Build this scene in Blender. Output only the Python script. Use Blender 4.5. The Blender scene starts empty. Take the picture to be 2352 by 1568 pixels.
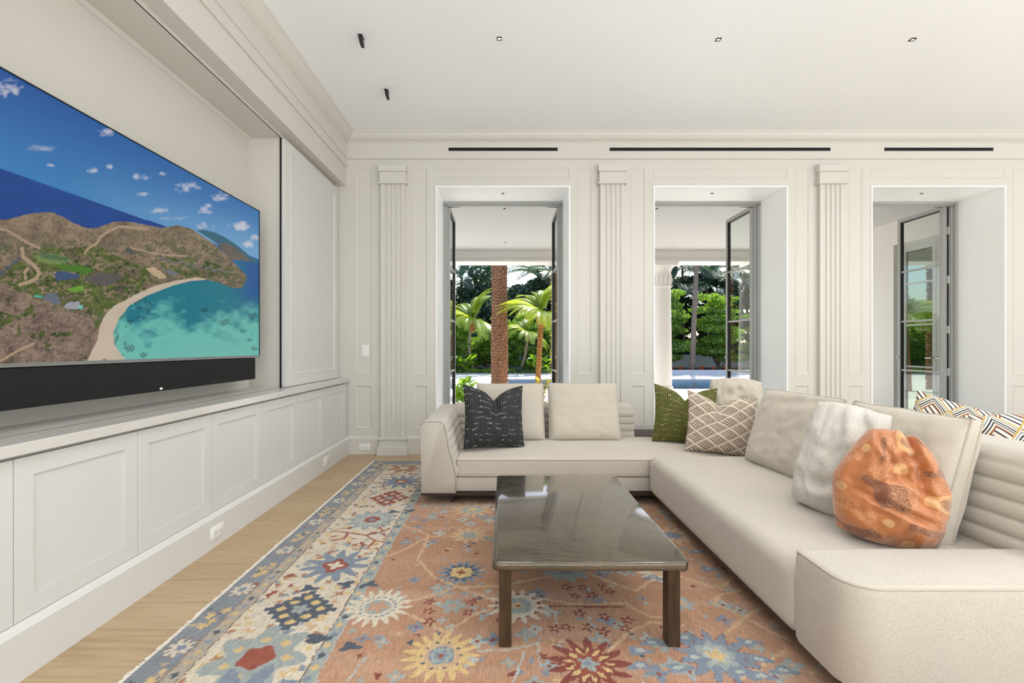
import bpy, bmesh, math, random
import numpy as np
from mathutils import Vector, Matrix, Euler, noise as mnoise

R = math.radians
rng = np.random.default_rng(7)
random.seed(7)
sc = bpy.context.scene
col = sc.collection

# ------------------------------------------------------------------ camera
F, CX, CY, H = 1070.0, 1158.0, 797.0, 1.15        # focal length / principal point in pixels, eye height
cam = bpy.data.cameras.new('camera'); camo = bpy.data.objects.new('camera', cam); col.objects.link(camo)
camo.location = (0, 0, H); camo.rotation_euler = (R(90), 0, 0)
cam.sensor_width = 36; cam.lens = F / 2352 * 36
cam.shift_x = (1176 - CX) / 2352; cam.shift_y = (CY - 784) / 2352
cam.clip_start = .05; cam.clip_end = 300
sc.camera = camo

# ------------------------------------------------------------------ world, sun, added fill lamps
vs = sc.view_settings
vs.view_transform = 'Standard'; vs.look = 'None'; vs.gamma = 1; vs.use_curve_mapping = False
vs.exposure = 0.0
w = bpy.data.worlds.new('world'); sc.world = w; w.use_nodes = True
nt = w.node_tree; bg = nt.nodes['Background']
sky = nt.nodes.new('ShaderNodeTexSky'); sky.sky_type = 'NISHITA'; sky.sun_disc = False
sky.sun_elevation = R(48); sky.sun_rotation = R(22); sky.air_density = 1.0; sky.dust_density = 2.0; sky.ozone_density = 1.0
nt.links.new(sky.outputs[0], bg.inputs[0]); bg.inputs[1].default_value = 0.34
sun = bpy.data.lights.new('sun', 'SUN'); sun.energy = 8.8; sun.angle = R(.6); sun.color = (1, .95, .86)
suno = bpy.data.objects.new('sun', sun); col.objects.link(suno)
suno.rotation_euler = Vector((.27, .62, .75)).to_track_quat('Z', 'Y').to_euler(); suno.location = (6, 14, 16)

def area(name, loc, rot, sx, sy, e, c=(1, 1, 1)):
    l = bpy.data.lights.new(name, 'AREA'); l.shape = 'RECTANGLE'; l.size = sx; l.size_y = sy; l.energy = e; l.color = c
    o = bpy.data.objects.new(name, l); col.objects.link(o); o.location = loc; o.rotation_euler = rot
    return o
# added unseen fill: area lamps near the floor, aimed up at the ceiling
area('fill_uplight_rear', (3.6, -5.0, .12), (R(180), 0, 0), 11.0, 8.0, 1300, (.84, .925, 1))
area('fill_uplight_right', (8.4, -1.2, .12), (R(180), 0, 0), 2.6, 5.0, 260, (.85, .93, 1))

# ------------------------------------------------------------------ node helpers
def s2l(c):
    return tuple((x / 12.92 if x <= .04045 else ((x + .055) / 1.055) ** 2.4) for x in c)
def rgb(r, g, b):
    return s2l((r / 255, g / 255, b / 255)) + (1,)
class NM:
    def __init__(self, name):
        self.m = bpy.data.materials.new(name); self.m.use_nodes = True
        self.t = self.m.node_tree; self.n = self.t.nodes; self.b = self.n['Principled BSDF']; self.out = self.n['Material Output']
    def new(self, typ, **kw):
        x = self.n.new('ShaderNode' + typ)
        for k, v in kw.items(): setattr(x, k, v)
        return x
    def link(self, a, b): self.t.links.new(a, b)
    def set(self, **kw):
        for k, v in kw.items():
            self.b.inputs[k.replace('_', ' ')].default_value = v
    def math(self, op, a, b=None, c=None):
        x = self.new('Math', operation=op)
        for i, v in enumerate((a, b, c)):
            if v is None: continue
            if isinstance(v, (int, float)): x.inputs[i].default_value = v
            else: self.link(v, x.inputs[i])
        return x.outputs[0]
    def coord(self, kind='Object', scale=(1, 1, 1)):
        tc = self.new('TexCoord'); mp = self.new('Mapping'); mp.inputs['Scale'].default_value = scale
        self.link(tc.outputs[kind], mp.inputs[0]); return mp.outputs[0]
    def noise(self, vec, scale, detail=3, rough=.5):
        x = self.new('TexNoise'); x.inputs['Scale'].default_value = scale; x.inputs['Detail'].default_value = detail
        x.inputs['Roughness'].default_value = rough; self.link(vec, x.inputs['Vector']); return x.outputs['Fac']
    def ramp(self, fac, stops, interp='LINEAR'):
        x = self.new('ValToRGB'); cr = x.color_ramp; cr.interpolation = interp
        while len(cr.elements) < len(stops): cr.elements.new(.5)
        for e, (p, c) in zip(cr.elements, stops): e.position = p; e.color = c
        self.link(fac, x.inputs[0]); return x.outputs[0]
    def bump(self, h, strength=.3, dist=.01):
        x = self.new('Bump'); x.inputs['Strength'].default_value = strength; x.inputs['Distance'].default_value = dist
        self.link(h, x.inputs['Height']); self.link(x.outputs[0], self.b.inputs['Normal'])
    def mix(self, fac, a, b, blend='MIX'):
        x = self.new('Mix', data_type='RGBA', blend_type=blend)
        for s, v in ((x.inputs[0], fac), (x.inputs[6], a), (x.inputs[7], b)):
            if isinstance(v, (int, float, tuple)): s.default_value = v
            else: self.link(v, s)
        return x.outputs[2]
    def color(self, c): self.link(c, self.b.inputs['Base Color'])

M = {}
def plain(name, c, rough=.5, metal=0, bump=None, spec=.5):
    k = NM(name); k.set(Base_Color=c, Roughness=rough, Metallic=metal)
    k.b.inputs['Specular IOR Level'].default_value = spec
    if bump:
        v = k.coord('Object'); k.bump(k.noise(v, bump[0], 3), bump[1], bump[2])
    M[name] = k.m; return k
plain('wall_paint', rgb(214, 209, 200), .42, bump=(60, .04, .002))
plain('ceiling_paint', rgb(247, 248, 249), .6, bump=(60, .03, .002))
plain('cabinet_paint', rgb(218, 216, 212), .35, bump=(80, .03, .001))
plain('reveal_paint', rgb(250, 250, 249), .4, bump=(60, .03, .001))
plain('counter_paint', rgb(212, 208, 202), .22)
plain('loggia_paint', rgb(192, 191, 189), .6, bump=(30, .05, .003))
plain('column_paint', rgb(226, 223, 217), .6, bump=(30, .05, .003))
plain('steel_paint', rgb(172, 172, 169), .4, .0)
plain('hinge_metal', rgb(205, 205, 203), .3, .7)
plain('black_seal', rgb(22, 22, 20), .5)
plain('black_metal', rgb(40, 38, 36), .45, .3)
plain('slot_black', rgb(6, 6, 6), .8)
plain('bezel', rgb(25, 25, 27), .3, .5)
plain('chrome_strip', rgb(170, 172, 175), .25, 1)
plain('plate_white', rgb(240, 238, 234), .3)
plain('bronze_light', rgb(70, 55, 42), .4, .6)
plain('grey_metal', rgb(172, 170, 170), .28, .85)
plain('plinth_dark', rgb(58, 46, 38), .4, .2)
plain('soil', rgb(70, 58, 48), .9, bump=(12, .6, .05))
plain('terrace_stone', rgb(232, 228, 222), .6, bump=(20, .1, .004))
plain('garden_wall', rgb(205, 206, 212), .7, bump=(20, .15, .006))
plain('boulder', rgb(40, 38, 44), .35, bump=(14, .5, .03))
plain('orange_leaf', rgb(190, 92, 40), .5)
plain('inner_room', rgb(150, 145, 135), .8)
k = NM('speaker_cloth'); v = k.coord('Object'); k.set(Roughness=.9)
k.color(k.ramp(k.noise(v, 420, 2), [(.35, rgb(6, 6, 6)), (.7, rgb(28, 28, 28))])); k.bump(k.noise(v, 500, 1), .4, .002); M['speaker_cloth'] = k.m
def emit(name, c, s):
    k = NM(name); k.set(Base_Color=c, Roughness=.4); k.b.inputs['Emission Color'].default_value = c; k.b.inputs['Emission Strength'].default_value = s; M[name] = k.m
emit('lamp_glow', (1, .95, .85, 1), 2.0)
emit('led_white', (1, 1, 1, 1), 1.6)

def fabric(name, c1, c2, sc1=260, bumpd=.002, stripes=0):
    k = NM(name); v = k.coord('Object'); n = k.noise(v, sc1, 3, .7); n2 = k.noise(v, 9, 2)
    base = k.ramp(n, [(.32, c1), (.68, c2)])
    base = k.mix(k.math('MULTIPLY', n2, .18), base, c1)
    k.color(base); k.set(Roughness=.95); k.b.inputs['Sheen Weight'].default_value = .25; k.b.inputs['Specular IOR Level'].default_value = .15
    k.bump(n, .35, bumpd); M[name] = k.m
fabric('sofa_fabric', rgb(174, 165, 152), rgb(208, 200, 189), 330, .002)
fabric('cushion_fabric', rgb(178, 168, 153), rgb(209, 200, 186), 360, .0015)
fabric('boucle', rgb(184, 178, 169), rgb(215, 209, 200), 190, .005)
plain('piping', rgb(184, 174, 159), .9)
plain('seam', rgb(132, 121, 106), .95)

def velvet(name, c1, c2, streak):
    k = NM(name); tc = k.new('TexCoord'); sep = k.new('SeparateXYZ'); k.link(tc.outputs['UV'], sep.inputs[0]); u, vv = sep.outputs[0], sep.outputs[1]
    v3 = k.coord('UV', (7, 7, 7)); n = k.noise(v3, 1.6, 3)
    rib = k.math('SINE', k.math('MULTIPLY', k.math('ADD', u, k.math('MULTIPLY', n, .02)), 190))
    wob = k.math('MULTIPLY', k.math('SUBTRACT', n, .5), .10)
    wob2 = k.math('MULTIPLY', k.noise(k.coord('UV', (60, 4, 1)), 1, 2), .025)
    line = k.math('ABSOLUTE', k.math('SUBTRACT', k.math('FRACT', k.math('MULTIPLY', k.math('ADD', k.math('ADD', vv, wob), wob2), 11)), .5))
    thin = k.math('LESS_THAN', line, .05)
    brk = k.math('GREATER_THAN', k.noise(k.coord('UV', (9, 9.5, 1)), 1.0, 1), .52)
    mask = k.math('MULTIPLY', k.math('MULTIPLY', thin, brk), k.math('GREATER_THAN', k.noise(k.coord('UV', (70, 30, 1)), 1, 2), .42))
    base = k.mix(k.math('MULTIPLY', k.math('ADD', rib, 1), .3), c1, c2)
    base = k.mix(k.math('MULTIPLY', k.noise(k.coord('UV', (3, 3, 3)), 1.5, 2), .6), base, c1)
    k.color(k.mix(k.math('MULTIPLY', mask, .75), base, streak)); k.set(Roughness=.7)
    k.b.inputs['Sheen Weight'].default_value = .7; k.b.inputs['Sheen Roughness'].default_value = .35; k.b.inputs['Sheen Tint'].default_value = c2
    k.bump(rib, .5, .004); M[name] = k.m
velvet('velvet_grey', rgb(20, 21, 22), rgb(68, 70, 72), rgb(186, 186, 178))
velvet('velvet_green', rgb(66, 68, 12), rgb(136, 134, 58), rgb(196, 190, 138))

def zigzag(name, cols, kx, ky, bumpy=.15, up=False):
    # rhombus lattice with nested chevrons
    k = NM(name); tc = k.new('TexCoord'); sep = k.new('SeparateXYZ'); k.link(tc.outputs['UV'], sep.inputs[0]); u, vv = sep.outputs[0], sep.outputs[1]
    a = k.math('ADD', k.math('MULTIPLY', u, kx), k.math('MULTIPLY', vv, ky))
    b = k.math('SUBTRACT', k.math('MULTIPLY', u, kx), k.math('MULTIPLY', vv, ky))
    if up: b = k.math('MULTIPLY', b, -1.0)
    fa = k.math('FRACT', k.math('ADD', a, 20)); fb = k.math('FRACT', k.math('ADD', b, 20))
    m = k.math('MAXIMUM', fa, fb)
    inner = k.math('LESS_THAN', m, .55)
    st = k.math('FRACT', k.math('MULTIPLY', fa, 5.0))
    base = k.ramp(m, [(0, cols[0]), (.55, cols[2]), (.60, cols[0]), (.66, cols[3]), (.70, cols[0]), (.75, cols[1]), (.80, cols[0]), (.85, cols[4]), (.90, cols[0]), (.94, cols[5])], 'CONSTANT')
    stripe = k.ramp(st, [(0, cols[0]), (.55, cols[3]), (.9, cols[0])], 'CONSTANT')
    k.color(k.mix(inner, base, stripe)); k.set(Roughness=.9); k.b.inputs['Specular IOR Level'].default_value = .1
    k.bump(m, bumpy, .002); M[name] = k.m
zigzag('zigzag_fine', [rgb(205, 190, 172), rgb(40, 40, 46), rgb(140, 92, 66), rgb(62, 60, 64), rgb(150, 142, 136), rgb(222, 206, 176)], 3.3, 4.6)
zigzag('zigzag_bold', [rgb(226, 214, 200), rgb(48, 50, 56), rgb(150, 84, 52), rgb(60, 60, 66), rgb(150, 148, 150), rgb(186, 158, 92)], 3.2, 2.4, up=True)

k = NM('orange_silk'); v = k.coord('UV', (1.5, 2.2, 1)); n = k.noise(v, 1.6, 1, .4); n2 = k.noise(k.coord('UV', (2, 2, 1)), 1.9, 1)
dots = k.new('TexVoronoi'); dots.inputs['Scale'].default_value = 105; k.link(k.coord('UV'), dots.inputs['Vector'])
dd = k.math('LESS_THAN', dots.outputs['Distance'], .36)
patch = k.ramp(n, [(0, rgb(132, 82, 54)), (.40, rgb(176, 106, 58)), (.60, rgb(198, 148, 96)), (.68, rgb(158, 104, 66))], 'CONSTANT')
dotmask = k.math('MULTIPLY', dd, k.math('GREATER_THAN', n2, .50))
c = k.mix(dotmask, patch, rgb(200, 152, 108)); k.color(c)
dm = k.ramp(n, [(0, (.75, .75, .75, 1)), (.40, (.34, .34, .34, 1)), (.56, (.8, .8, .8, 1)), (.63, (.34, .34, .34, 1))], 'CONSTANT'); k.link(dm, k.b.inputs['Roughness'])
k.b.inputs['Sheen Weight'].default_value = .3; k.bump(dotmask, .3, .003); M['orange_silk'] = k.m

# bronze table: hammered top
k = NM('bronze_top'); v = k.coord('Object', (1, 1, 1)); n = k.noise(k.coord('Object', (8, 55, 1)), 2.2, 4, .7); n2 = k.noise(v, 110, 3); n3 = k.noise(k.coord('Object', (2, 2, 1)), 2, 2)
mk = k.math('MULTIPLY', k.ramp(n, [(.5, (0, 0, 0, 1)), (.62, (1, 1, 1, 1))]), k.ramp(n2, [(.4, (0, 0, 0, 1)), (.5, (1, 1, 1, 1))]))
k.color(k.mix(k.math('MULTIPLY', mk, .0), k.ramp(n3, [(.3, rgb(70, 60, 45)), (.7, rgb(98, 86, 66))]), rgb(168, 158, 138))); k.set(Metallic=.75); k.b.inputs['Coat Weight'].default_value = 1; k.b.inputs['Coat Roughness'].default_value = .07; k.link([x for x in k.n if x.type == 'BUMP'][0].outputs[0], k.b.inputs['Coat Normal']) if [x for x in k.n if x.type == 'BUMP'] else None
k.link(k.ramp(n2, [(.3, (.10, .10, .10, 1)), (.7, (.22, .22, .22, 1))]), k.b.inputs['Roughness'])
k.bump(k.math('ADD', k.math('MULTIPLY', mk, .7), k.math('MULTIPLY', n2, .5)), .5, .003); M['bronze_top'] = k.m
k = NM('bronze_leg'); v = k.coord('Object', (1, 1, .2)); n = k.noise(v, 30, 4); k.color(k.ramp(n, [(.3, rgb(58, 44, 30)), (.7, rgb(88, 70, 50))])); k.set(Metallic=.4, Roughness=.42); M['bronze_leg'] = k.m

# oak planks (grain runs along x)
k = NM('oak'); oi = k.new('ObjectInfo'); v = k.coord('Object', (1.2, 16, 1)); 
off = k.new('VectorMath', operation='ADD'); k.link(v, off.inputs[0]); cmb = k.new('CombineXYZ'); k.link(k.math('MULTIPLY', oi.outputs['Random'], 37), cmb.inputs[0]); k.link(k.math('MULTIPLY', oi.outputs['Random'], 91), cmb.inputs[1]); k.link(cmb.outputs[0], off.inputs[1])
n = k.noise(off.outputs[0], 2.6, 6, .6); n2 = k.noise(off.outputs[0], .7, 2)
c = k.ramp(n, [(.25, rgb(156, 130, 98)), (.5, rgb(182, 156, 122)), (.75, rgb(197, 173, 139))])
c = k.mix(k.math('MULTIPLY', oi.outputs['Random'], .35), c, rgb(205, 182, 150)); c = k.mix(k.math('MULTIPLY', n2, .3), c, rgb(160, 132, 98))
k.color(c); k.set(Roughness=.42); k.bump(n, .1, .002); M['oak'] = k.m

# vertex-coloured materials
def attr_mat(name, attr='Col', rough=.9, emission=0, pile=False):
    k = NM(name); a = k.new('Attribute'); a.attribute_name = attr; k.set(Roughness=rough)
    c = a.outputs['Color']
    if pile:
        v = k.coord('Object', (1, .12, 1)); n = k.noise(v, 260, 3, .7); n2 = k.noise(k.coord('Object'), 420, 2)
        c = k.mix(.9, c, k.ramp(k.math('ADD', k.math('MULTIPLY', n, .6), k.math('MULTIPLY', n2, .4)), [(.32, (.55, .54, .54, 1)), (.66, (1.34, 1.32, 1.28, 1))]), 'MULTIPLY')
        k.bump(n2, .5, .004); k.b.inputs['Specular IOR Level'].default_value = .1; k.b.inputs['Sheen Weight'].default_value = .15
    if emission:
        k.link(c, k.b.inputs['Emission Color']); k.b.inputs['Emission Strength'].default_value = emission
        k.b.inputs['Base Color'].default_value = (.01, .01, .012, 1); k.b.inputs['Specular IOR Level'].default_value = .2
    else: k.color(c)
    M[name] = k.m
attr_mat('rug_pile', pile=True)
attr_mat('tv_picture', rough=.3, emission=.80)
plain('fringe', rgb(226, 218, 204), .95)

# glass: clear body, mirror by angle
k = NM('glass'); k.n.remove(k.b); lw = k.new('LayerWeight'); lw.inputs[0].default_value = .5
fac = k.math('ADD', k.math('MULTIPLY', k.math('POWER', lw.outputs['Facing'], 4.0), .8), .05)
tr = k.new('BsdfTransparent'); tr.inputs[0].default_value = (.93, .96, .94, 1); gl = k.new('BsdfGlossy'); gl.inputs['Roughness'].default_value = .0
mx = k.new('MixShader'); k.link(fac, mx.inputs[0]); k.link(tr.outputs[0], mx.inputs[1]); k.link(gl.outputs[0], mx.inputs[2]); k.link(mx.outputs[0], k.out.inputs[0]); M['glass'] = k.m
k = NM('glass_tinted'); k.n.remove(k.b); tr = k.new('BsdfTransparent'); tr.inputs[0].default_value = (.55, .62, .55, 1); gl = k.new('BsdfGlossy'); gl.inputs['Roughness'].default_value = .0; gl.inputs[0].default_value = (.9, 1, .9, 1)
lw = k.new('LayerWeight'); lw.inputs[0].default_value = .5; fac = k.math('ADD', k.math('MULTIPLY', k.math('POWER', lw.outputs['Facing'], 3.0), .6), .26)
mx = k.new('MixShader'); k.link(fac, mx.inputs[0]); k.link(tr.outputs[0], mx.inputs[1]); k.link(gl.outputs[0], mx.inputs[2]); k.link(mx.outputs[0], k.out.inputs[0]); M['glass_tinted'] = k.m
# pool
k = NM('pool_water'); v = k.coord('Object', (1, 1.6, 1)); n = k.noise(v, 5, 4, .6); k.set(Roughness=.05); k.b.inputs['Specular IOR Level'].default_value = .16
k.color(k.ramp(n, [(.3, rgb(8, 50, 72)), (.7, rgb(24, 92, 124))])); k.bump(n, .18, .03); M['pool_water'] = k.m
# trunks
def trunk_mat(name, c1, c2, sc_, zs=1.0):
    k = NM(name); v = k.coord('Object', (1, 1, zs)); n = k.noise(v, sc_, 4, .65); k.color(k.ramp(n, [(.3, c1), (.7, c2)])); k.set(Roughness=.9); k.bump(n, .8, .03); M[name] = k.m
trunk_mat('date_bark', rgb(50, 28, 18), rgb(186, 134, 98), 15, 2.6)
trunk_mat('grey_bark', rgb(104, 90, 78), rgb(160, 142, 126), 8, 5)
trunk_mat('brown_bark', rgb(96, 58, 26), rgb(176, 124, 62), 14, 2)
def leaf_mat(name, c1, c2, trans, tl=.45):
    k = NM(name); k.n.remove(k.b); a = k.new('Attribute'); a.attribute_name = 'Var'
    c = k.ramp(a.outputs['Fac'], [(0, c1), (1, c2)])
    d = k.new('BsdfDiffuse'); t = k.new('BsdfTranslucent'); g = k.new('BsdfGlossy'); g.inputs['Roughness'].default_value = .35; g.inputs[0].default_value = (.9, .95, .9, 1)
    k.link(c, d.inputs[0]); tc = k.mix(.6, c, trans); k.link(tc, t.inputs[0])
    m1 = k.new('MixShader'); m1.inputs[0].default_value = tl; k.link(d.outputs[0], m1.inputs[1]); k.link(t.outputs[0], m1.inputs[2])
    m2 = k.new('MixShader'); m2.inputs[0].default_value = .06; k.link(m1.outputs[0], m2.inputs[1]); k.link(g.outputs[0], m2.inputs[2]); k.link(m2.outputs[0], k.out.inputs[0]); M[name] = k.m
leaf_mat('hedge_leaf', rgb(44, 80, 22), rgb(150, 186, 72), rgb(170, 215, 40), .5)
leaf_mat('palm_leaf', rgb(90, 128, 30), rgb(168, 196, 70), rgb(220, 225, 50), .55)
leaf_mat('dark_palm_leaf', rgb(36, 56, 44), rgb(84, 108, 84), rgb(80, 130, 60), .25)
leaf_mat('vine_leaf', rgb(70, 92, 30), rgb(176, 160, 60), rgb(210, 190, 50), .5)
leaf_mat('big_leaf', rgb(52, 90, 26), rgb(110, 158, 46), rgb(170, 210, 40), .5)

# ------------------------------------------------------------------ object helpers
def tag(o, label=None, cat=None, group=None, kind=None):
    if label: o['label'] = label
    if cat: o['category'] = cat
    if group: o['group'] = group
    if kind: o['kind'] = kind
    return o
def link(o, parent=None):
    col.objects.link(o)
    if parent is not None: o.parent = parent
    return o
def empty(name, loc=(0, 0, 0), rz=0):
    o = bpy.data.objects.new(name, None); o.empty_display_size = .1; o.location = loc; o.rotation_euler = (0, 0, rz); return link(o)
class MB:
    def __init__(self): self.v = []; self.f = []
    def quad(self, *p):
        n = len(self.v); self.v += [tuple(q) for q in p]; self.f.append(tuple(range(n, n + len(p))))
    def box(self, x0, x1, y0, y1, z0, z1):
        n = len(self.v)
        self.v += [(x0, y0, z0), (x1, y0, z0), (x1, y1, z0), (x0, y1, z0), (x0, y0, z1), (x1, y0, z1), (x1, y1, z1), (x0, y1, z1)]
        self.f += [tuple(n + i for i in q) for q in ((0, 3, 2, 1), (4, 5, 6, 7), (0, 1, 5, 4), (1, 2, 6, 5), (2, 3, 7, 6), (3, 0, 4, 7))]
        return self
    def prism(self, prof, axis, a, b):
        """profile (list of 2-tuples) extruded along an axis from a to b; profile coords are the other two axes in xyz order"""
        def P(p, t): return {'x': (t, p[0], p[1]), 'y': (p[0], t, p[1]), 'z': (p[0], p[1], t)}[axis]
        n = len(self.v); k = len(prof)
        self.v += [P(p, a) for p in prof] + [P(p, b) for p in prof]
        for i in range(k):
            j = (i + 1) % k; self.f.append((n + i, n + j, n + k + j, n + k + i))
        self.f.append(tuple(n + i for i in reversed(range(k)))); self.f.append(tuple(n + k + i for i in range(k)))
        return self
    def rings(self, rings, cap=True):
        """closed loops of equal length joined in order"""
        n = len(self.v); k = len(rings[0])
        for r in rings: self.v += [tuple(p) for p in r]
        for a in range(len(rings) - 1):
            for i in range(k):
                j = (i + 1) % k; self.f.append((n + a * k + i, n + a * k + j, n + (a + 1) * k + j, n + (a + 1) * k + i))
        if cap:
            self.f.append(tuple(n + i for i in reversed(range(k)))); m = n + (len(rings) - 1) * k; self.f.append(tuple(m + i for i in range(k)))
        return self
    def tube(self, pts, r, k=6, closed=False):
        pts = [Vector(p) for p in pts]; rs = []
        N = len(pts)
        for i, p in enumerate(pts):
            d = (pts[(i + 1) % N] - pts[i - 1]) if closed else (pts[min(i + 1, N - 1)] - pts[max(i - 1, 0)])
            d.normalize(); u = d.cross(Vector((0, 0, 1)))
            if u.length < 1e-3: u = d.cross(Vector((1, 0, 0)))
            u.normalize(); q = d.cross(u); rr = r[i] if isinstance(r, (list, tuple)) else r
            rs.append([p + (u * math.cos(t) + q * math.sin(t)) * rr for t in (2 * math.pi * j / k for j in range(k))])
        if closed: rs.append(rs[0])
        return self.rings(rs, not closed)
    def mesh(self, name, smooth=False, bevel=0, seg=2, fix=True):
        me = bpy.data.meshes.new(name); me.from_pydata(self.v, [], self.f)
        if fix or bevel:
            bm = bmesh.new(); bm.from_mesh(me); bmesh.ops.remove_doubles(bm, verts=bm.verts, dist=1e-5)
            bmesh.ops.recalc_face_normals(bm, faces=bm.faces)
            if bevel:
                es = [e for e in bm.edges if len(e.link_faces) == 2 and e.calc_face_angle(0) > .5]
                bmesh.ops.bevel(bm, geom=es, offset=bevel, segments=seg, profile=.5, affect='EDGES', clamp_overlap=True)
            bm.to_mesh(me); bm.free()
        if smooth: smooth_mesh(me, smooth if not isinstance(smooth, bool) else 40)
        return me
    def build(self, name, mat, parent=None, **kw):
        me = self.mesh(name, **kw); me.materials.append(M[mat]); o = bpy.data.objects.new(name, me); return link(o, parent)
def smooth_mesh(me, ang=40):
    me.polygons.foreach_set('use_smooth', [True] * len(me.polygons))
    try: me.set_sharp_from_angle(angle=R(ang))
    except Exception: pass
def B(name, mat, parent, x0, x1, y0, y1, z0, z1, bevel=0, seg=2):
    return MB().box(x0, x1, y0, y1, z0, z1).build(name, mat, parent, bevel=bevel, seg=seg, smooth=bool(bevel))
def np_mesh(name, verts, faces, mat, smooth=False, cols=None, var=None, uv=None):
    """verts (n,3), faces (m,k) arrays"""
    me = bpy.data.meshes.new(name); n = len(verts); m, kk = faces.shape
    me.vertices.add(n); me.vertices.foreach_set('co', np.asarray(verts, np.float32).ravel())
    me.loops.add(m * kk); me.loops.foreach_set('vertex_index', faces.astype(np.int32).ravel())
    me.polygons.add(m); me.polygons.foreach_set('loop_start', np.arange(0, m * kk, kk, dtype=np.int32))
    me.polygons.foreach_set('use_smooth', np.full(m, smooth))
    me.update(calc_edges=True)
    if cols is not None:
        a = me.color_attributes.new('Col', 'FLOAT_COLOR', 'POINT'); c4 = np.ones((n, 4), np.float32); c4[:, :3] = cols; a.data.foreach_set('color', c4.ravel())
    if var is not None:
        a = me.attributes.new('Var', 'FLOAT', 'POINT'); a.data.foreach_set('value', np.asarray(var, np.float32))
    if uv is not None:
        l = me.uv_layers.new(name='UVMap'); l.data.foreach_set('uv', np.asarray(uv, np.float32)[faces.ravel()].ravel())
    me.materials.append(M[mat]); return me
def grid_faces(nu, nv, off=0):
    i, j = np.meshgrid(np.arange(nu - 1), np.arange(nv - 1), indexing='ij'); a = (i * nv + j).ravel() + off
    return np.stack([a, a + nv, a + nv + 1, a + 1], 1)
def copy_tree(o, parent=None):
    c = o.copy(); col.objects.link(c); c.parent = parent
    for ch in list(o.children): copy_tree(ch, c)
    return c
def raised_panel(mat, parent, w, h, prof, name='panel', loc=(0, 0, 0), rot=(0, 0, 0)):
    """moulded panel in local xz, +proud towards -y; prof = [(inset, proud)...], last one is the flat field"""
    m = MB(); rings = []
    for ins, pr in prof:
        a, b = w / 2 - ins, h / 2 - ins
        rings.append([(-a, -pr, -b), (a, -pr, -b), (a, -pr, b), (-a, -pr, b)])
    m.rings(rings); o = m.build(name, mat, parent); o.location = loc; o.rotation_euler = rot; return o

# ------------------------------------------------------------------ room shell
YB = 5.02; YO = 5.56                   # back wall: room face and outer face
XC = -1.676                            # face of the base cabinets
ZC = 3.445                             # ceiling
DOORS = [-.014, 2.331, 4.676]; DW = .71; DT = 2.873
PIL = [-1.19, 1.155, 3.50, 5.845]
X0, X1, YR = -2.2, 10.0, -9.5

def cells_wall(name, xs, zs, yfront, yback, hole, rec, mat, rmat=None):
    xs = sorted(set(round(x, 4) for x in xs)); zs = sorted(set(round(z, 4) for z in zs)); m = MB(); rv = MB()
    nx, nz = len(xs) - 1, len(zs) - 1; dep = {}
    for i in range(nx):
        for j in range(nz):
            cx, cz = (xs[i] + xs[i + 1]) / 2, (zs[j] + zs[j + 1]) / 2
            dep[i, j] = None if hole(cx, cz) else rec(cx, cz)
    for (i, j), d in dep.items():
        x0, x1, z0, z1 = xs[i], xs[i + 1], zs[j], zs[j + 1]
        if d is None: continue
        y = yfront + d
        m.quad((x0, y, z0), (x1, y, z0), (x1, y, z1), (x0, y, z1))
        m.quad((x0, yback, z0), (x0, yback, z1), (x1, yback, z1), (x1, yback, z0))
        for di, dj, a, b in ((1, 0, (x1, z0), (x1, z1)), (-1, 0, (x0, z1), (x0, z0)), (0, 1, (x1, z1), (x0, z1)), (0, -1, (x0, z0), (x1, z0))):
            e = dep.get((i + di, j + dj), 'edge')
            if e == 'edge' or e is None: y2 = yback
            elif e > d: y2 = yfront + e
            else: continue
            t = rv if e is None else m
            t.quad((a[0], y, a[1]), (a[0], y2, a[1]), (b[0], y2, b[1]), (b[0], y, b[1]))
    o = m.build(name, mat); tag(o, kind='structure')
    if rv.f: rv.build('reveal_lining', rmat or mat, o)
    return o

side_p = []                                   # wall panels: (x0,x1)
for p in PIL[:3]:
    side_p += [(p - .365, p - .21), (p + .21, p + .365)]
side_p[0] = (-1.605, -1.422); side_p.append((PIL[3] - .365, PIL[3] - .21)); side_p += [(PIL[3] + .21, PIL[3] + .365), (PIL[3] + .5, PIL[3] + 1.1)]
pz = [(.272, .742), (.854, 3.084)]
panels = [(a, b, z0, z1) for a, b in side_p for z0, z1 in pz] + [(c - .725, c + .725, 2.962, 3.084) for c in DOORS]
xs = [X0, X1] + [x for p in panels for x in p[:2]] + [c + s * DW for c in DOORS for s in (-1, 1)]
zs = [-.1, 0, ZC + .15] + [z for p in panels for z in p[2:]] + [DT]
def hole(x, z): return any(abs(x - c) < DW for c in DOORS) and -.0 < z < DT
def rec(x, z): return .014 if any(a < x < b and c < z < d for a, b, c, d in panels) else 0
wall_back = cells_wall('wall_back', xs, zs, YB, YO, hole, rec, 'wall_paint', 'reveal_paint')
tag(wall_back, 'white panelled wall with three deep garden door openings', 'wall')
BEAD = [(0, -.013), (0, .002), (.006, .003), (.012, -.001), (.016, -.002), (.020, -.006)]
for a, b, c, d in panels:
    raised_panel('wall_paint', wall_back, b - a, d - c, BEAD, loc=((a + b) / 2, YB, (c + d) / 2))
# thin bead around each opening
for c in DOORS:
    m = MB()
    for s in (-1, 1): m.box(*sorted((c + s * DW, c + s * (DW + .014))), YB - .008, YB, .0, DT + .014)
    m.box(c - DW, c + DW, YB - .008, YB, DT, DT + .014); m.build('opening_bead', 'reveal_paint', wall_back)
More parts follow.
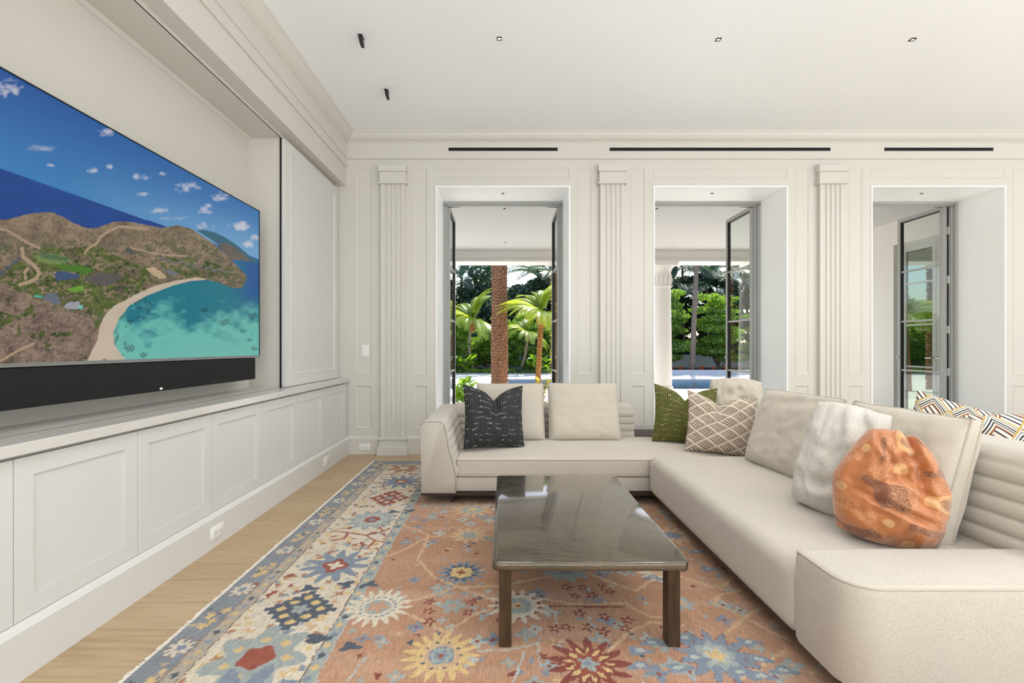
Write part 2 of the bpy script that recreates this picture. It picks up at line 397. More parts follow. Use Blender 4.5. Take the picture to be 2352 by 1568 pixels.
# frieze step and pilasters (parts of the wall)
MB().prism([(YB, 3.168), (YB - .02, 3.174), (YB - .02, 3.345), (YB, 3.345)], 'x', -1.69, X1).build('frieze', 'wall_paint', wall_back)
for p in PIL:
    sh = MB(); w = .128; d = .05; prof = [(p - w, YB), (p - w, YB - d)]
    for q in (-.075, -.025, .025, .075):
        prof += [(p + q - .017, YB - d), (p + q - .012, YB - d + .012), (p + q + .012, YB - d + .012), (p + q + .017, YB - d)]
    prof += [(p + w, YB - d), (p + w, YB)]
    shaft = sh.prism(prof, 'z', .19, 2.895).build('pilaster', 'wall_paint', wall_back)
    cp = MB(); cp.box(p - .14, p + .14, YB - .062, YB, 2.905, 3.02); cp.box(p - .155, p + .155, YB - .078, YB, 2.888, 2.907); cp.box(p - .152, p + .152, YB - .078, YB, 3.02, 3.092)
    cp.build('capital', 'wall_paint', shaft, bevel=.003)
    pl = MB(); pl.box(p - .142, p + .142, YB - .066, YB, .09, .165); pl.box(p - .152, p + .152, YB - .076, YB, .163, .19); pl.box(p - .162, p + .162, YB - .088, YB, 0, .092)
    pl.build('plinth', 'wall_paint', shaft, bevel=.004)
# baseboard along the back wall
bb = MB(); segs = []; xx = -1.69
for c in DOORS: segs.append((xx, c - DW)); xx = c + DW
segs.append((xx, X1))
for a, b in segs: bb.prism([(YB, 0), (YB - .022, 0), (YB - .022, .17), (YB - .014, .182), (YB - .008, .195), (YB, .195)], 'x', a, b)
tag(bb.build('baseboard_back', 'wall_paint'), 'tall white baseboard below the panelled garden wall', 'baseboard', kind='structure')
# air slots in the frieze
for i, (a, b) in enumerate(((1031, 1280), (1401, 1906), (2032, 2280))):
    x0, x1 = (a - CX) * 5.0 / F, (b - CX) * 5.0 / F; zc = 3.272
    t = empty('air_vent', ((x0 + x1) / 2, YB - .02, zc))
    tag(t, ('short black slot air vent nearest the television wall', 'long black slot air vent between the first and third garden doors', 'short black slot air vent above the farthest garden door from the television')[i], 'vent')
    w = (x1 - x0) / 2
    B('slot', 'slot_black', t, -w, w, -.0025, .004, -.0135, .0135)
    f = MB(); f.box(-w - .004, w + .004, -.004, .004, .0135, .017); f.box(-w - .004, w + .004, -.004, .004, -.017, -.0135); f.box(-w - .004, -w, -.004, .004, -.0135, .0135); f.box(w, w + .004, -.004, .004, -.0135, .0135)
    f.build('trim_frame', 'black_metal', t)

# floor planks
floor = MB().box(X0, X1, YR, YO, -.12, -.02).build('floor', 'plinth_dark'); tag(floor, 'pale oak plank floor', 'floor', kind='structure')
pw = .195; y = YB - 30 * pw; meshes = {}
fb = MB(); yy = YR
while yy < y - .001:
    for xa in range(5): fb.box(X0 + xa * 2.44 + .0007, X0 + (xa + 1) * 2.44 - .0007, yy + .0007, min(yy + pw, y) - .0007, -.02, 0)
    yy += pw
tag(fb.build('far_planks', 'oak', floor), kind='stuff')
while y < YB - .001:
    x = X0 - random.uniform(0, 1.6)
    while x < X1:
        L = random.choice((1.6, 2.0, 2.4, 2.8)); a, b = max(x, X0), min(x + L, X1); x += L
        if b - a < .05: continue
        key = round(b - a, 2)
        if key not in meshes:
            me = MB().box(-key / 2 + .0007, key / 2 - .0007, .0007, pw - .0007, -.02, 0).mesh('plank'); me.materials.append(M['oak']); meshes[key] = me
        o = bpy.data.objects.new('plank', meshes[key]); o.location = ((a + b) / 2, y, 0); link(o, floor)
    y += pw
# stone sills in the door openings
for c in DOORS: B('sill', 'terrace_stone', floor, c - DW, c + DW, YB, YO, -.02, .0)

ceil = MB().box(X0, X1, YR, YO, ZC, ZC + .15).build('ceiling', 'ceiling_paint'); tag(ceil, 'plain white ceiling', 'ceiling', kind='structure')
# crown moulding: back + left
def crown(prof_back):
    m = MB(); xl, yb = -1.69, YB
    A = [(X1, yb - d, z) for d, z in prof_back]; Bv = [(xl + d, yb - d, z) for d, z in prof_back]; C = [(xl + d, YR, z) for d, z in prof_back]
    m.rings([A, Bv, C], True); return m
CR = [(0, 3.335), (.012, 3.335), (.012, 3.345), (.022, 3.349), (.024, 3.358), (.03, 3.36), (.055, 3.38), (.075, 3.41), (.082, 3.428), (.09, 3.432), (.098, ZC), (0, ZC)]
tag(crown(CR).build('trim_1', 'wall_paint', smooth=30), 'white crown moulding under the ceiling', 'moulding', kind='structure')

# left wall with television niche
wall_left = MB().box(-2.35, -2.08, YR, YB, 0, ZC).build('wall_left', 'wall_paint'); tag(wall_left, 'white wall at the back of the deep television niche', 'wall', kind='structure')
pier = MB().box(-2.08, -1.82, 3.80, YB, .82, 2.86).build('wall_niche_pier', 'wall_paint'); tag(pier, 'white wall pier between the television niche and the garden wall', 'wall', kind='structure')
pier2 = MB().box(-2.08, -1.82, YR, 1.40, .82, 2.86).build('wall_niche_return', 'wall_paint'); tag(pier2, 'white wall pier on the far side of the television niche', 'wall', kind='structure')
wl = MB(); wl.box(-2.08, -1.815, YR, YB, 2.852, ZC); wl.box(-1.815, -1.704, YR, YB, 2.882, ZC)
wl.box(-1.704, -1.69, YR, YB, 3.088, ZC); wl.box(-1.69, -1.682, YR, YB, 3.176, ZC - .05)
trim2 = tag(wl.build('trim_2', 'wall_paint', bevel=.002), 'white dropped fascia over the television niche', 'moulding', kind='structure')
MB().prism([(-2.08, 2.852), (-2.055, 2.852), (-2.07, 2.832), (-2.08, 2.828)], 'y', 1.40, 3.80).build('cove', 'wall_paint', trim2)
B('shadow_gap', 'slot_black', trim2, -1.8165, -1.8135, 1.40, 4.985, 2.8505, 2.8545); B('shadow_gap', 'slot_black', pier, -1.824, -1.8125, 3.786, 3.7995, .822, 2.8505)
B('filler', 'wall_paint', pier, -1.82, -1.80, 4.985, YB, .82, 2.882)
for i, (ya, yb2, lab) in enumerate(((3.79, 4.985, 'white sliding wall panel door standing next to the garden wall'), (.2, 1.395, 'white sliding wall panel door on the far side of the television niche'))):
    t = empty('sliding_panel', (-1.78, (ya + yb2) / 2, .824)); tag(t, lab, 'door'); wd = yb2 - ya; hh = 2.02
    m = MB(); m.box(-.03, -.012, -wd / 2, wd / 2, 0, hh)
    m.box(-.012, 0, -wd / 2, -wd / 2 + .09, 0, hh); m.box(-.012, 0, wd / 2 - .09, wd / 2, 0, hh); m.box(-.012, 0, -wd / 2 + .09, wd / 2 - .09, 0, .09); m.box(-.012, 0, -wd / 2 + .09, wd / 2 - .09, hh - .09, hh)
    m.build('panel_frame', 'cabinet_paint', t)
    raised_panel('cabinet_paint', t, wd - .18, hh - .18, [(0, -.012), (0, .0), (.004, .003), (.01, -.002), (.016, -.006), (.018, -.008)], loc=(0, 0, hh / 2), rot=(0, 0, R(90)))
# right and rear walls (behind the viewer): glazed openings let the daylight in
m = MB(); m.box(X1, X1 + .2, YR, YO, 0, .25); m.box(X1, X1 + .2, YR, YO, 2.75, ZC); m.box(X1, X1 + .2, 4.2, YO, .25, 2.75); m.box(X1, X1 + .2, YR, -4.5, .25, 2.75)
tag(m.build('wall_right', 'wall_paint'), 'white right-hand wall with a wide window opening', 'wall', kind='structure')
m = MB(); m.box(X0, X1, YR - .2, YR, 0, .2); m.box(X0, X1, YR - .2, YR, 2.85, ZC); m.box(X0, -1.1, YR - .2, YR, .2, 2.85); m.box(8.0, X1, YR - .2, YR, .2, 2.85)
tag(m.build('wall_rear', 'wall_paint'), 'white rear wall with a wide window opening', 'wall', kind='structure')

# ------------------------------------------------------------------ steel garden doors
YH = 5.60
ZB = [.05, .19, .846, 1.488, 2.145, 2.806]
def make_leaf(parent, xh, sgn):
    """leaf standing open at right angles, hinge at xh; sgn +1: right leaf (room side faces -x when open)"""
    wd = .655; t = .045; s = .045; m = MB(); y0 = YH; x0, x1 = xh - t / 2, xh + t / 2
    m.box(x0, x1, y0, y0 + s, ZB[0], 2.85); m.box(x0, x1, y0 + wd - s, y0 + wd, ZB[0], 2.85)
    m.box(x0, x1, y0 + s, y0 + wd - s, ZB[0], ZB[1]); m.box(x0, x1, y0 + s, y0 + wd - s, ZB[5], 2.85)
    for z in ZB[2:5]: m.box(x0 + .006, x1 - .006, y0 + s, y0 + wd - s, z - .011, z + .011)
    leaf = m.build('leaf', 'steel_paint', parent, bevel=.002)
    for i in range(4):
        za, zb = ZB[i + 1] + (.011 if i else 0), ZB[i + 2] - (.011 if i < 3 else 0)
        B('pane', 'glass', leaf, xh - .004, xh + .004, y0 + s, y0 + wd - s, za, zb)
    g = MB(); g.box(x0 + .004, x1 - .004, y0 + wd - s - .012, y0 + wd - s, ZB[1], ZB[5]); g.box(x0 + .004, x1 - .004, y0 + s, y0 + s + .006, ZB[1], ZB[5]); g.box(x0 + .004, x1 - .004, y0 + s, y0 + wd - s, ZB[5] - .01, ZB[5])
    g.build('glazing_seal', 'black_seal', leaf)
    B('edge_seal', 'black_seal', leaf, *sorted((xh + sgn * .0225, xh + sgn * .036)), y0 - .006, y0 + .012, ZB[0], 2.85)
    for z in (.35, .85, 1.36, 1.96, 2.55):
        hm = MB(); hm.box(*sorted((xh + sgn * .018, xh + sgn * .036)), y0 - .012, y0 + .002, z - .045, z + .045); hm.tube([(xh + sgn * .036, y0 - .01, z - .05), (xh + sgn * .036, y0 - .01, z + .05)], .006, 8)
        hm.build('hinge', 'hinge_metal', leaf)
        B('bolt', 'hinge_metal', leaf, *sorted((xh - sgn * t / 2, xh - sgn * (t / 2 + .003))), y0 + .018, y0 + .026, z - .004, z + .004)
    h = MB(); h.box(*sorted((xh - sgn * t / 2, xh - sgn * (t / 2 + .02))), y0 + wd - .03, y0 + wd - .012, 1.0, 1.03); h.build('latch', 'hinge_metal', leaf)
    return leaf
for i, c in enumerate(DOORS):
    t = empty('door_%d' % (i + 1), (0, 0, 0)); tag(t, 'open grey steel framed glass garden door, ' + ('looking onto the date palm trunk', 'looking onto the white column and pool', 'looking onto the white side wall of the loggia')[i], 'door', kind='structure')
    f = MB(); a, b = c - DW, c + DW
    for x0, x1 in ((a, a + .028), (b - .028, b)): f.box(x0, x1, 5.53, 5.60, .021, DT - .041); f.box(*((x1, x1 + .022) if x0 == a else (x0 - .022, x0)), 5.56, 5.60, .021, DT - .041)
    f.box(a, b, 5.53, 5.56, DT - .028, DT); f.box(a, b, 5.5601, 5.60, DT - .04, DT); f.box(a, b, 5.53, 5.6, 0, .02)
    f.build('frame', 'steel_paint', t, bevel=.002)
    make_leaf(t, a + .05, -1); make_leaf(t, b - (.036, .045, .085)[i], 1)
    for s in (-1, 1):   # stay arms at the head
        x = c + s * (DW - .05); MB().tube([(x, 5.6, DT - .045), (x - s * .14, 5.63, DT - .03)], .004, 6).build('stay_arm', 'black_metal', t)

# ------------------------------------------------------------------ base cabinets, worktop
seams = [.515, 1.06, 1.604, 2.148, 2.693, 3.249, 3.80, 4.363, 5.0]
SX = -1.690
ordn = ['first', 'second', 'third', 'fourth', 'fifth', 'sixth', 'seventh', 'eighth']
for i in range(len(seams) - 1):
    a, b = seams[i], seams[i + 1]
    t = empty('base_cabinet', (SX, (a + b) / 2, .19)); w = (b - a) / 2
    tag(t, 'white shaker base cabinet under the television worktop, %s from the garden wall' % ordn[len(seams) - 2 - i], 'cabinet', 'base cabinets under the television worktop')
    B('body', 'cabinet_paint', t, -.39, -.022, -w, w, .0, .58)
    wr = w if b < 5 else w - .06
    d = MB(); y0, y1 = -w + .0015, wr - .0015; zz = .572; fr = .068
    d.box(-.02, -.012, y0, y1, .004, zz); d.box(-.012, 0, y0, y0 + fr, .004, zz); d.box(-.012, 0, y1 - fr, y1, .004, zz); d.box(-.012, 0, y0 + fr, y1 - fr, .004, .004 + fr); d.box(-.012, 0, y0 + fr, y1 - fr, zz - fr, zz)
    dr = d.build('door', 'cabinet_paint', t)
    raised_panel('cabinet_paint', dr, y1 - y0 - 2 * fr, zz - .004 - 2 * fr, [(0, -.014), (0, -.010), (.003, -.009)], name='door_panel', loc=(0, (y0 + y1) / 2, (zz + .004) / 2), rot=(0, 0, R(90)))
    if b >= 5: B('filler', 'cabinet_paint', t, -.022, -.002, wr, w, 0, .58)
wt = MB(); wt.box(-2.08, -1.66, .515, YB, .778, .82)
wtop = wt.build('worktop', 'counter_paint', bevel=.003); tag(wtop, 'long white worktop running below the wall television', 'worktop')
B('track', 'seam', wtop, -1.83, -1.822, .52, 3.79, .8195, .8212)
bl = MB().prism([(-1.70, 0), (XC + .012, 0), (XC + .012, .168), (XC + .004, .18), (XC - .006, .192), (-1.70, .192)], 'y', YR, YB - .005).build('baseboard_left', 'cabinet_paint')
tag(bl, 'deep white plinth board under the base cabinets', 'baseboard', kind='structure')
B('core', 'cabinet_paint', bl, -2.08, -1.70, .515, YB, 0, .19)

# outlets and switches
def plate(name, loc, rz, wd, ht, label, kind):
    t = empty(name, loc, rz); tag(t, label, 'switch' if kind == 'switch' else 'outlet')
    B('plate', 'plate_white', t, -wd / 2, wd / 2, -.007, 0, -ht / 2, ht / 2, bevel=.002)
    if kind == 'switch':
        for z in (-.024, -.008, .008, .024): B('button', 'plate_white', t, -.014, .014, -.0095, -.007, z - .006, z + .006)
    else:
        for x in (-.021, .021):
            s = B('socket', 'plate_white', t, x - .017, x + .017, -.0085, -.007, -.015, .015, bevel=.001)
            sl = MB(); sl.box(x - .007, x - .005, -.0092, -.0085, -.003, .007); sl.box(x + .005, x + .007, -.0092, -.0085, -.003, .007); sl.box(x - .002, x + .002, -.0092, -.0085, -.010, -.006); sl.build('slot', 'seam', s)
S = YB / F
plate('wall_switch', ((839 - CX) * S, YB + .009, H - 8 * S), 0, .077, .122, 'small white keypad wall switch on the narrow wall panel', 'switch')
plate('power_outlet', ((839.5 - CX) * S, YB - .022, H - 228 * S), 0, .118, .073, 'white power outlet in the baseboard below the wall switch', 'outlet')
xo = XC + .012
for px, py, lab in ((497, 1219, 'white power outlet in the cabinet plinth near the middle of the television wall'), (749, 1057, 'white power outlet in the cabinet plinth close to the garden wall')):
    yy = F * -xo / (CX - px); plate('power_outlet', (xo, yy, H - (py - CY) * yy / F), R(90), .118, .073, lab, 'outlet')

# ------------------------------------------------------------------ ceiling fittings
def downspot(parent):
    l = bpy.data.lights.new('downlight_beam', 'SPOT'); l.energy = 62; l.spot_size = R(150); l.spot_blend = 1; l.shadow_soft_size = .25; l.color = (1, .975, .95)
    o = bpy.data.objects.new('downlight_beam', l); o.location = (0, 0, -.02); link(o, parent)
for X, lab in ((-.04, 'added unseen tiny square ceiling downlight over the near edge of the rug'), (1.59, 'added unseen tiny square ceiling downlight over the low sofa arm'), (3.03, 'added unseen tiny square ceiling downlight over the back to back sofa seat')):  # extra row added out of view to brighten sofa and rug from above
    t = empty('downlight', (X, 1.25, ZC)); tag(t, lab, 'light'); downspot(t); q = .017
    m = MB(); m.box(-q, q, -q, -q + .006, -.006, 0); m.box(-q, q, q - .006, q, -.006, 0); m.box(-q, -q + .006, -q, q, -.006, 0); m.box(q - .006, q, -q, q, -.006, 0)
    m.build('trim_ring', 'bronze_light', t); B('lens', 'lamp_glow', t, -q + .006, q - .006, -q + .006, q - .006, -.0025, 0)
for px, py, lab in ((1147, 88, 'tiny square ceiling downlight above the coffee table'), (1650, 90, 'tiny square ceiling downlight between the other two downlights'), (2096, 90, 'tiny square ceiling downlight farthest from the television wall')):
    Y = F * (ZC - H) / (CY - py); X = (px - CX) * Y / F; t = empty('downlight', (X, Y, ZC)); tag(t, lab, 'light')
    m = MB(); q = .017; m.box(-q, q, -q, -q + .006, -.006, 0); m.box(-q, q, q - .006, q, -.006, 0); m.box(-q, -q + .006, -q, q, -.006, 0); m.box(q - .006, q, -q, q, -.006, 0)
    downspot(t)
    m.build('trim_ring', 'bronze_light', t); B('lens', 'lamp_glow', t, -q + .006, q - .006, -q + .006, q - .006, -.0025, 0)
for (px, py), lab in (((829, 84), 'black angled ceiling spotlight standing nearer the coffee table'), ((888, 208), 'black angled ceiling spotlight closer to the panelled garden wall')):
    Y = F * (ZC - H) / (CY - py); X = (px - CX) * Y / F; t = empty('ceiling_spotlight', (X, Y, ZC)); tag(t, lab, 'light')
    B('mount', 'black_metal', t, -.016, .016, -.03, .03, -.004, 0)
    m = MB(); m.rings([[(-.012, -.03, -.003), (.012, -.03, -.003), (.012, .03, -.003), (-.012, .03, -.003)], [(-.004, -.035, -.05), (.02, -.035, -.05), (.02, .02, -.05), (-.004, .02, -.05)], [(.006, -.035, -.085), (.026, -.035, -.085), (.026, 0, -.085), (.006, 0, -.085)]])
    m.build('lamp_head', 'black_metal', t)
for i, c in enumerate(DOORS):
    t = empty('lintel_spot', (c + .0, 5.22, DT)); tag(t, 'tiny black slot light in the lintel of the ' + ('date palm garden door', 'pool garden door', 'farthest garden door')[i], 'light')
    B('trim_ring', 'black_metal', t, -.014, .014, -.01, .01, -.004, 0); B('lens', 'slot_black', t, -.009, .009, -.006, .006, -.0055, -.004)

# ------------------------------------------------------------------ numpy painting helpers (flat prints: television picture, rug)
def vnoise(x, y, seed=0):
    g = np.random.default_rng(seed).random((128, 128)); xi = np.floor(x).astype(int); yi = np.floor(y).astype(int)
    fx, fy = x - xi, y - yi; fx = fx * fx * (3 - 2 * fx); fy = fy * fy * (3 - 2 * fy)
    a, b, c, d = (g[(xi + i) % 128, (yi + j) % 128] for i, j in ((0, 0), (1, 0), (0, 1), (1, 1)))
    return (a * (1 - fx) + b * fx) * (1 - fy) + (c * (1 - fx) + d * fx) * fy
def fbm(x, y, seed=0, o=4):
    s = 0; a = .5; t = 0
    for i in range(o): s = s + a * vnoise(x * 2 ** i, y * 2 ** i, seed + i); t += a; a *= .55
    return s / t
def inpoly(x, y, P):
    r = np.zeros(x.shape, bool); n = len(P); j = n - 1
    for i in range(n):
        xi, yi = P[i]; xj, yj = P[j]
        if yi != yj: r ^= ((yi > y) != (yj > y)) & (x < (xj - xi) * (y - yi) / (yj - yi) + xi)
        j = i
    return r
def seg_d(x, y, P):
    d = np.full(x.shape, 1e9)
    for (ax, ay), (bx, by) in zip(P[:-1], P[1:]):
        dx, dy = bx - ax, by - ay; L = dx * dx + dy * dy + 1e-12; t = np.clip(((x - ax) * dx + (y - ay) * dy) / L, 0, 1)
        d = np.minimum(d, np.hypot(x - ax - t * dx, y - ay - t * dy))
    return d
def C8(*c): return np.array(s2l(tuple(v / 255 for v in c)))

# ------------------------------------------------------------------ television
TX = -1.90; TY0, TY1, TZ0, TZ1 = 1.595, 3.618, 1.072, 2.208
def tv_picture(x, y):
    """colour of the picture at measured picture points (x right, y down)"""
    s = C8
    def lerp(a, b, t): t = np.clip(t, 0, 1)[..., None]; return a * (1 - t) + b * t
    hor = 387 + x * .349                                    # tilted horizon
    t = (hor - y) / 330
    c = lerp(s(58, 132, 192), s(12, 82, 158), t * 1.5)
    hz = np.exp(-((hor - y) / 70) ** 2) * np.clip((x - 150) / 400, 0, 1); c = lerp(c, np.broadcast_to(s(150, 196, 226), c.shape), hz * .5)
    cn = fbm(x / 13, y / 8, 3)
    for (px, py, a, b) in ((22, 203, 34, 20), (243, 303, 22, 11), (214, 391, 15, 9), (252, 381, 9, 8), (326, 406, 20, 10), (372, 398, 11, 7), (430, 428, 38, 15), (472, 480, 18, 16), (508, 450, 22, 15), (548, 518, 32, 13), (585, 545, 12, 8), (470, 520, 22, 9), (365, 482, 22, 7), (520, 555, 14, 9), (330, 445, 16, 6), (570, 560, 16, 10), (395, 500, 40, 6), (120, 380, 12, 5), (100, 340, 40, 8)):
        d = ((x - px) / a) ** 2 + ((y - py) / b) ** 2; al = np.clip(1.7 - d * .8 - (1 - cn) * 2.1, 0, 1) * (.45 if a == 40 else .85)
        c = lerp(c, np.broadcast_to(s(214, 214, 224), c.shape), al)
    sea = y > hor; n1 = fbm(x / 60, y / 12, 5)
    sc_ = lerp(s(6, 58, 132), s(12, 78, 156), n1); sc_ = lerp(sc_, np.broadcast_to(s(24, 110, 176), sc_.shape), (x - 380) / 200)
    c = np.where(sea[..., None], sc_, c)
    mt = inpoly(x, y, [(452, 528), (470, 528), (495, 534), (520, 546), (548, 565), (572, 586), (600, 604), (600, 612), (560, 606), (500, 560)]); c = np.where(mt[..., None], lerp(s(38, 92, 124), s(60, 110, 120), fbm(x / 14, y / 14, 8)), c)
    mt = inpoly(x, y, [(500, 558), (520, 558), (545, 570), (565, 588), (582, 604), (575, 612), (520, 590)]); c = np.where(mt[..., None], lerp(s(84, 84, 80), s(116, 104, 92), fbm(x / 10, y / 10, 9)), c)
    # bay
    bay = inpoly(x, y, [(262, 836), (262, 760), (275, 730), (300, 700), (340, 678), (400, 655), (450, 645), (480, 644), (520, 650), (556, 662), (566, 640), (552, 612), (540, 596), (600, 604), (600, 836)])
    n2 = fbm(x / 34, y / 22, 11); dshal = (y - (702 - (x - 300) * .06)) / 55
    bc = lerp(s(4, 118, 136), s(104, 190, 178), dshal * .8 - .1 + (n2 - .5) * 2.6)
    bc = lerp(bc, np.broadcast_to(s(10, 86, 150), bc.shape), np.clip((x - 520) / 60, 0, 1) * np.clip((715 - y) / 40, 0, 1))
    bc = lerp(bc, np.broadcast_to(s(140, 206, 190), bc.shape), np.clip((y - 730) / 90, 0, 1) * .35 * n2)
    reef = (np.abs(fbm(x / 20, y / 20, 14) - .5) < .05) & (seg_d(x, y, [(272, 835), (268, 790), (275, 760), (290, 735), (318, 718), (330, 700)]) < 22)
    bc = np.where(reef[..., None], bc * .55, bc)
    for px, py, a, b in ((470, 713, 12, 5), (517, 741, 18, 9), (560, 760, 10, 4), (580, 726, 14, 8), (585, 800, 9, 5), (300, 800, 14, 10), (330, 815, 10, 8), (575, 780, 8, 5)):
        bc = np.where(((((x - px) / a) ** 2 + ((y - py) / b) ** 2) < 2.2 * fbm(x / 5, y / 4, 17) - .45)[..., None], bc * np.array([.55, .55, .58]), bc)
    c = np.where(bay[..., None], bc, c)
    # land
    land = inpoly(x, y, [(-9, 505), (20, 503), (45, 497), (80, 489), (120, 487), (150, 500), (170, 512), (185, 518), (205, 524), (225, 523), (245, 515), (265, 509), (300, 509), (340, 517), (370, 523), (390, 520), (410, 517), (440, 525), (470, 545), (500, 566), (528, 592), (555, 620), (568, 634), (566, 645), (556, 662), (535, 661), (500, 648), (478, 643), (440, 645), (400, 655), (340, 678), (300, 700), (275, 730), (262, 760), (263, 790), (280, 815), (302, 838), (-9, 860)])
    n3 = fbm(x / 9, y / 6, 21); n4 = fbm(x / 60, y / 40, 22); n5 = fbm(x / 3.2, y / 2.6, 23, 2)
    n6 = fbm(x / 28, y / 18, 25); lc = lerp(s(96, 82, 64), s(186, 160, 134), n4 * .7 + n3 * .5 + (n6 - .5) * 1.3 - .1); lc = lerp(lc, np.broadcast_to(s(84, 88, 58), lc.shape), np.clip((n3 + n6 - .98) * 5, 0, .85) * np.clip((y - 500) / 60, .2, 1))
    lc = lerp(lc, np.broadcast_to(s(70, 66, 48), lc.shape), np.clip((n5 - .55) * 3, 0, .7))
    fg = inpoly(x, y, [(-9, 655), (30, 668), (60, 684), (100, 700), (140, 712), (190, 722), (216, 742), (228, 768), (220, 792), (196, 838), (-9, 860)])
    lc = np.where(fg[..., None], lerp(s(84, 68, 58), s(162, 138, 120), n3 * .8 + (n5 - .5) + (n6 - .4)), lc)
    veg = inpoly(x, y, [(62, 578), (100, 568), (150, 572), (205, 565), (250, 568), (262, 585), (300, 600), (345, 612), (368, 640), (335, 664), (296, 690), (262, 706), (236, 724), (205, 724), (150, 700), (100, 685), (40, 668), (0, 650), (0, 628), (40, 600)])
    veg2 = inpoly(x, y, [(360, 588), (420, 592), (480, 600), (530, 618), (520, 640), (470, 642), (430, 640), (380, 620)])
    vm = (veg & (n3 + .35 * n4 + .4 * (n6 - .5) > .60)) | (veg2 & (n3 > .5)) | (fg & (fbm(x / 22, y / 16, 27) > .66))
    lc = np.where(vm[..., None], lerp(s(34, 48, 20), s(104, 116, 48), n5 * 1.6 - .3 + (n6 - .5)), lc)
    for P, cc in (([(78, 590), (100, 580), (150, 588), (165, 598), (130, 610), (90, 602)], (118, 140, 80)), ([(88, 578), (160, 592), (155, 600), (100, 594)], (84, 112, 74)), ([(120, 606), (185, 610), (215, 618), (200, 630), (150, 620)], (72, 122, 26)), ([(125, 628), (140, 622), (182, 630), (180, 640), (132, 644)], (58, 84, 120)), ([(150, 662), (192, 656), (196, 668), (165, 672)], (110, 160, 50)), ([(190, 640), (236, 625), (262, 630), (282, 640), (250, 656), (225, 655)], (92, 86, 84)), ([(98, 684), (108, 672), (130, 674), (142, 694), (128, 700)], (104, 112, 128)), ([(146, 704), (160, 694), (182, 692), (188, 708), (172, 712)], (160, 164, 172)), ([(80, 676), (98, 680), (96, 684), (80, 682)], (70, 190, 160)), ([(182, 702), (192, 702), (190, 712), (183, 710)], (120, 200, 180)), ([(375, 622), (392, 618), (410, 628), (400, 634)], (110, 118, 124)), ([(286, 572), (300, 570), (315, 578), (312, 584), (290, 580)], (84, 82, 80)), ([(0, 622), (12, 620), (10, 632), (0, 634)], (80, 88, 96)), ([(12, 610), (32, 606), (30, 616), (14, 618)], (84, 92, 100)), ([(28, 600), (46, 597), (42, 606), (30, 608)], (80, 88, 96)), ([(38, 592), (50, 590), (48, 597), (40, 598)], (84, 92, 100)), ([(335, 616), (355, 612), (385, 636), (372, 640), (355, 634)], (196, 172, 138))):
        q = inpoly(x + (n5 - .5) * 5, y + (n3 - .5) * 5, P); lc = np.where(q[..., None], lerp(s(*cc) * .75, s(*cc) * 1.15, n5), lc)
    for j in range(11):
        qx, qy = 372 + j * 15, 593 + j * 2.9 + (j % 3) * 2; q = (np.abs(x - qx) < 6) & (np.abs(y - qy) < 2.6); lc = np.where(q[..., None], s(112, 112, 112), lc)
    for P, wd in (([(-5, 524), (20, 530), (45, 546), (70, 560), (92, 570)], 2.6), ([(52, 570), (54, 590), (66, 598), (82, 612), (92, 626), (84, 640), (66, 648), (46, 654)], 4.2), ([(196, 582), (205, 568), (222, 560), (232, 544), (252, 530), (275, 520), (300, 522), (340, 526)], 2.8), ([(300, 568), (345, 580), (390, 586), (430, 588)], 1.8), ([(60, 640), (58, 624), (66, 616)], 3), ([(0, 830), (40, 806), (80, 788)], 3)):
        q = seg_d(x, y, P) < wd; lc = np.where(q[..., None], s(178, 152, 124), lc)
    beach = inpoly(x, y, [(196, 840), (212, 806), (225, 780), (229, 752), (243, 722), (262, 703), (288, 690), (312, 676), (352, 658), (400, 645), (452, 637), (478, 641), (440, 646), (400, 656), (340, 679), (302, 701), (278, 730), (266, 760), (267, 790), (284, 815), (306, 840)])
    lc = np.where(beach[..., None], lerp(s(196, 178, 156), s(214, 198, 178), n4), lc)
    for px, py in ((224, 742), (230, 720), (290, 668), (252, 702), (318, 660), (240, 830)):
        q = ((x - px) / 6) ** 2 + ((y - py) / 5) ** 2 < .6 + n5; lc = np.where(q[..., None], s(74, 100, 34), lc)
    return np.where(land[..., None], lc, c)
tv = empty('television', (TX, (TY0 + TY1) / 2, TZ0)); tag(tv, 'large wall television showing a tropical bay with beach and hills', 'television')
W2, HT = (TY1 - TY0) / 2, TZ1 - TZ0
B('case', 'bezel', tv, -.05, -.004, -W2, W2, 0, HT, bevel=.003)
fm = MB(); fm.box(-.006, .002, -W2, -W2 + .006, 0, HT); fm.box(-.006, .002, W2 - .006, W2, 0, HT); fm.box(-.006, .002, -W2, W2, HT - .006, HT); fm.build('bezel', 'bezel', tv)
B('lower_trim', 'chrome_strip', tv, -.006, .004, -W2, W2, 0, .016)
nu, nv = 506, 280; yy = np.linspace(-W2 + .006, W2 - .006, nu); zz = np.linspace(.016, HT - .006, nv); Yg, Zg = np.meshgrid(yy, zz, indexing='ij')
Yw = Yg + (TY0 + TY1) / 2; pxx = CX + F * TX / Yw; pyy = CY - F * (Zg + TZ0 - H) / Yw
vt = np.stack([np.full(Yg.size, -.002), Yg.ravel(), Zg.ravel()], 1)
link(bpy.data.objects.new('screen', np_mesh('screen', vt, grid_faces(nu, nv), 'tv_picture', cols=tv_picture(pxx.ravel(), pyy.ravel()))), tv)
B('wall_mount', 'black_metal', tv, -.178, -.05, -.3, .3, .35, .75)
sb = empty('soundbar', (TX, 2.58, .907)); tag(sb, 'long black cloth soundbar hanging below the television', 'soundbar')
B('cloth_body', 'speaker_cloth', sb, -.09, 0, -.985, .98, 0, .162, bevel=.006, seg=3)
yl = F * -TX / (CX - 370); B('status_light', 'led_white', sb, 0, .0015, yl - 2.58 - .008, yl - 2.58 + .008, H - 95 * yl / F - .907 - .0045, H - 95 * yl / F - .907 + .0045)
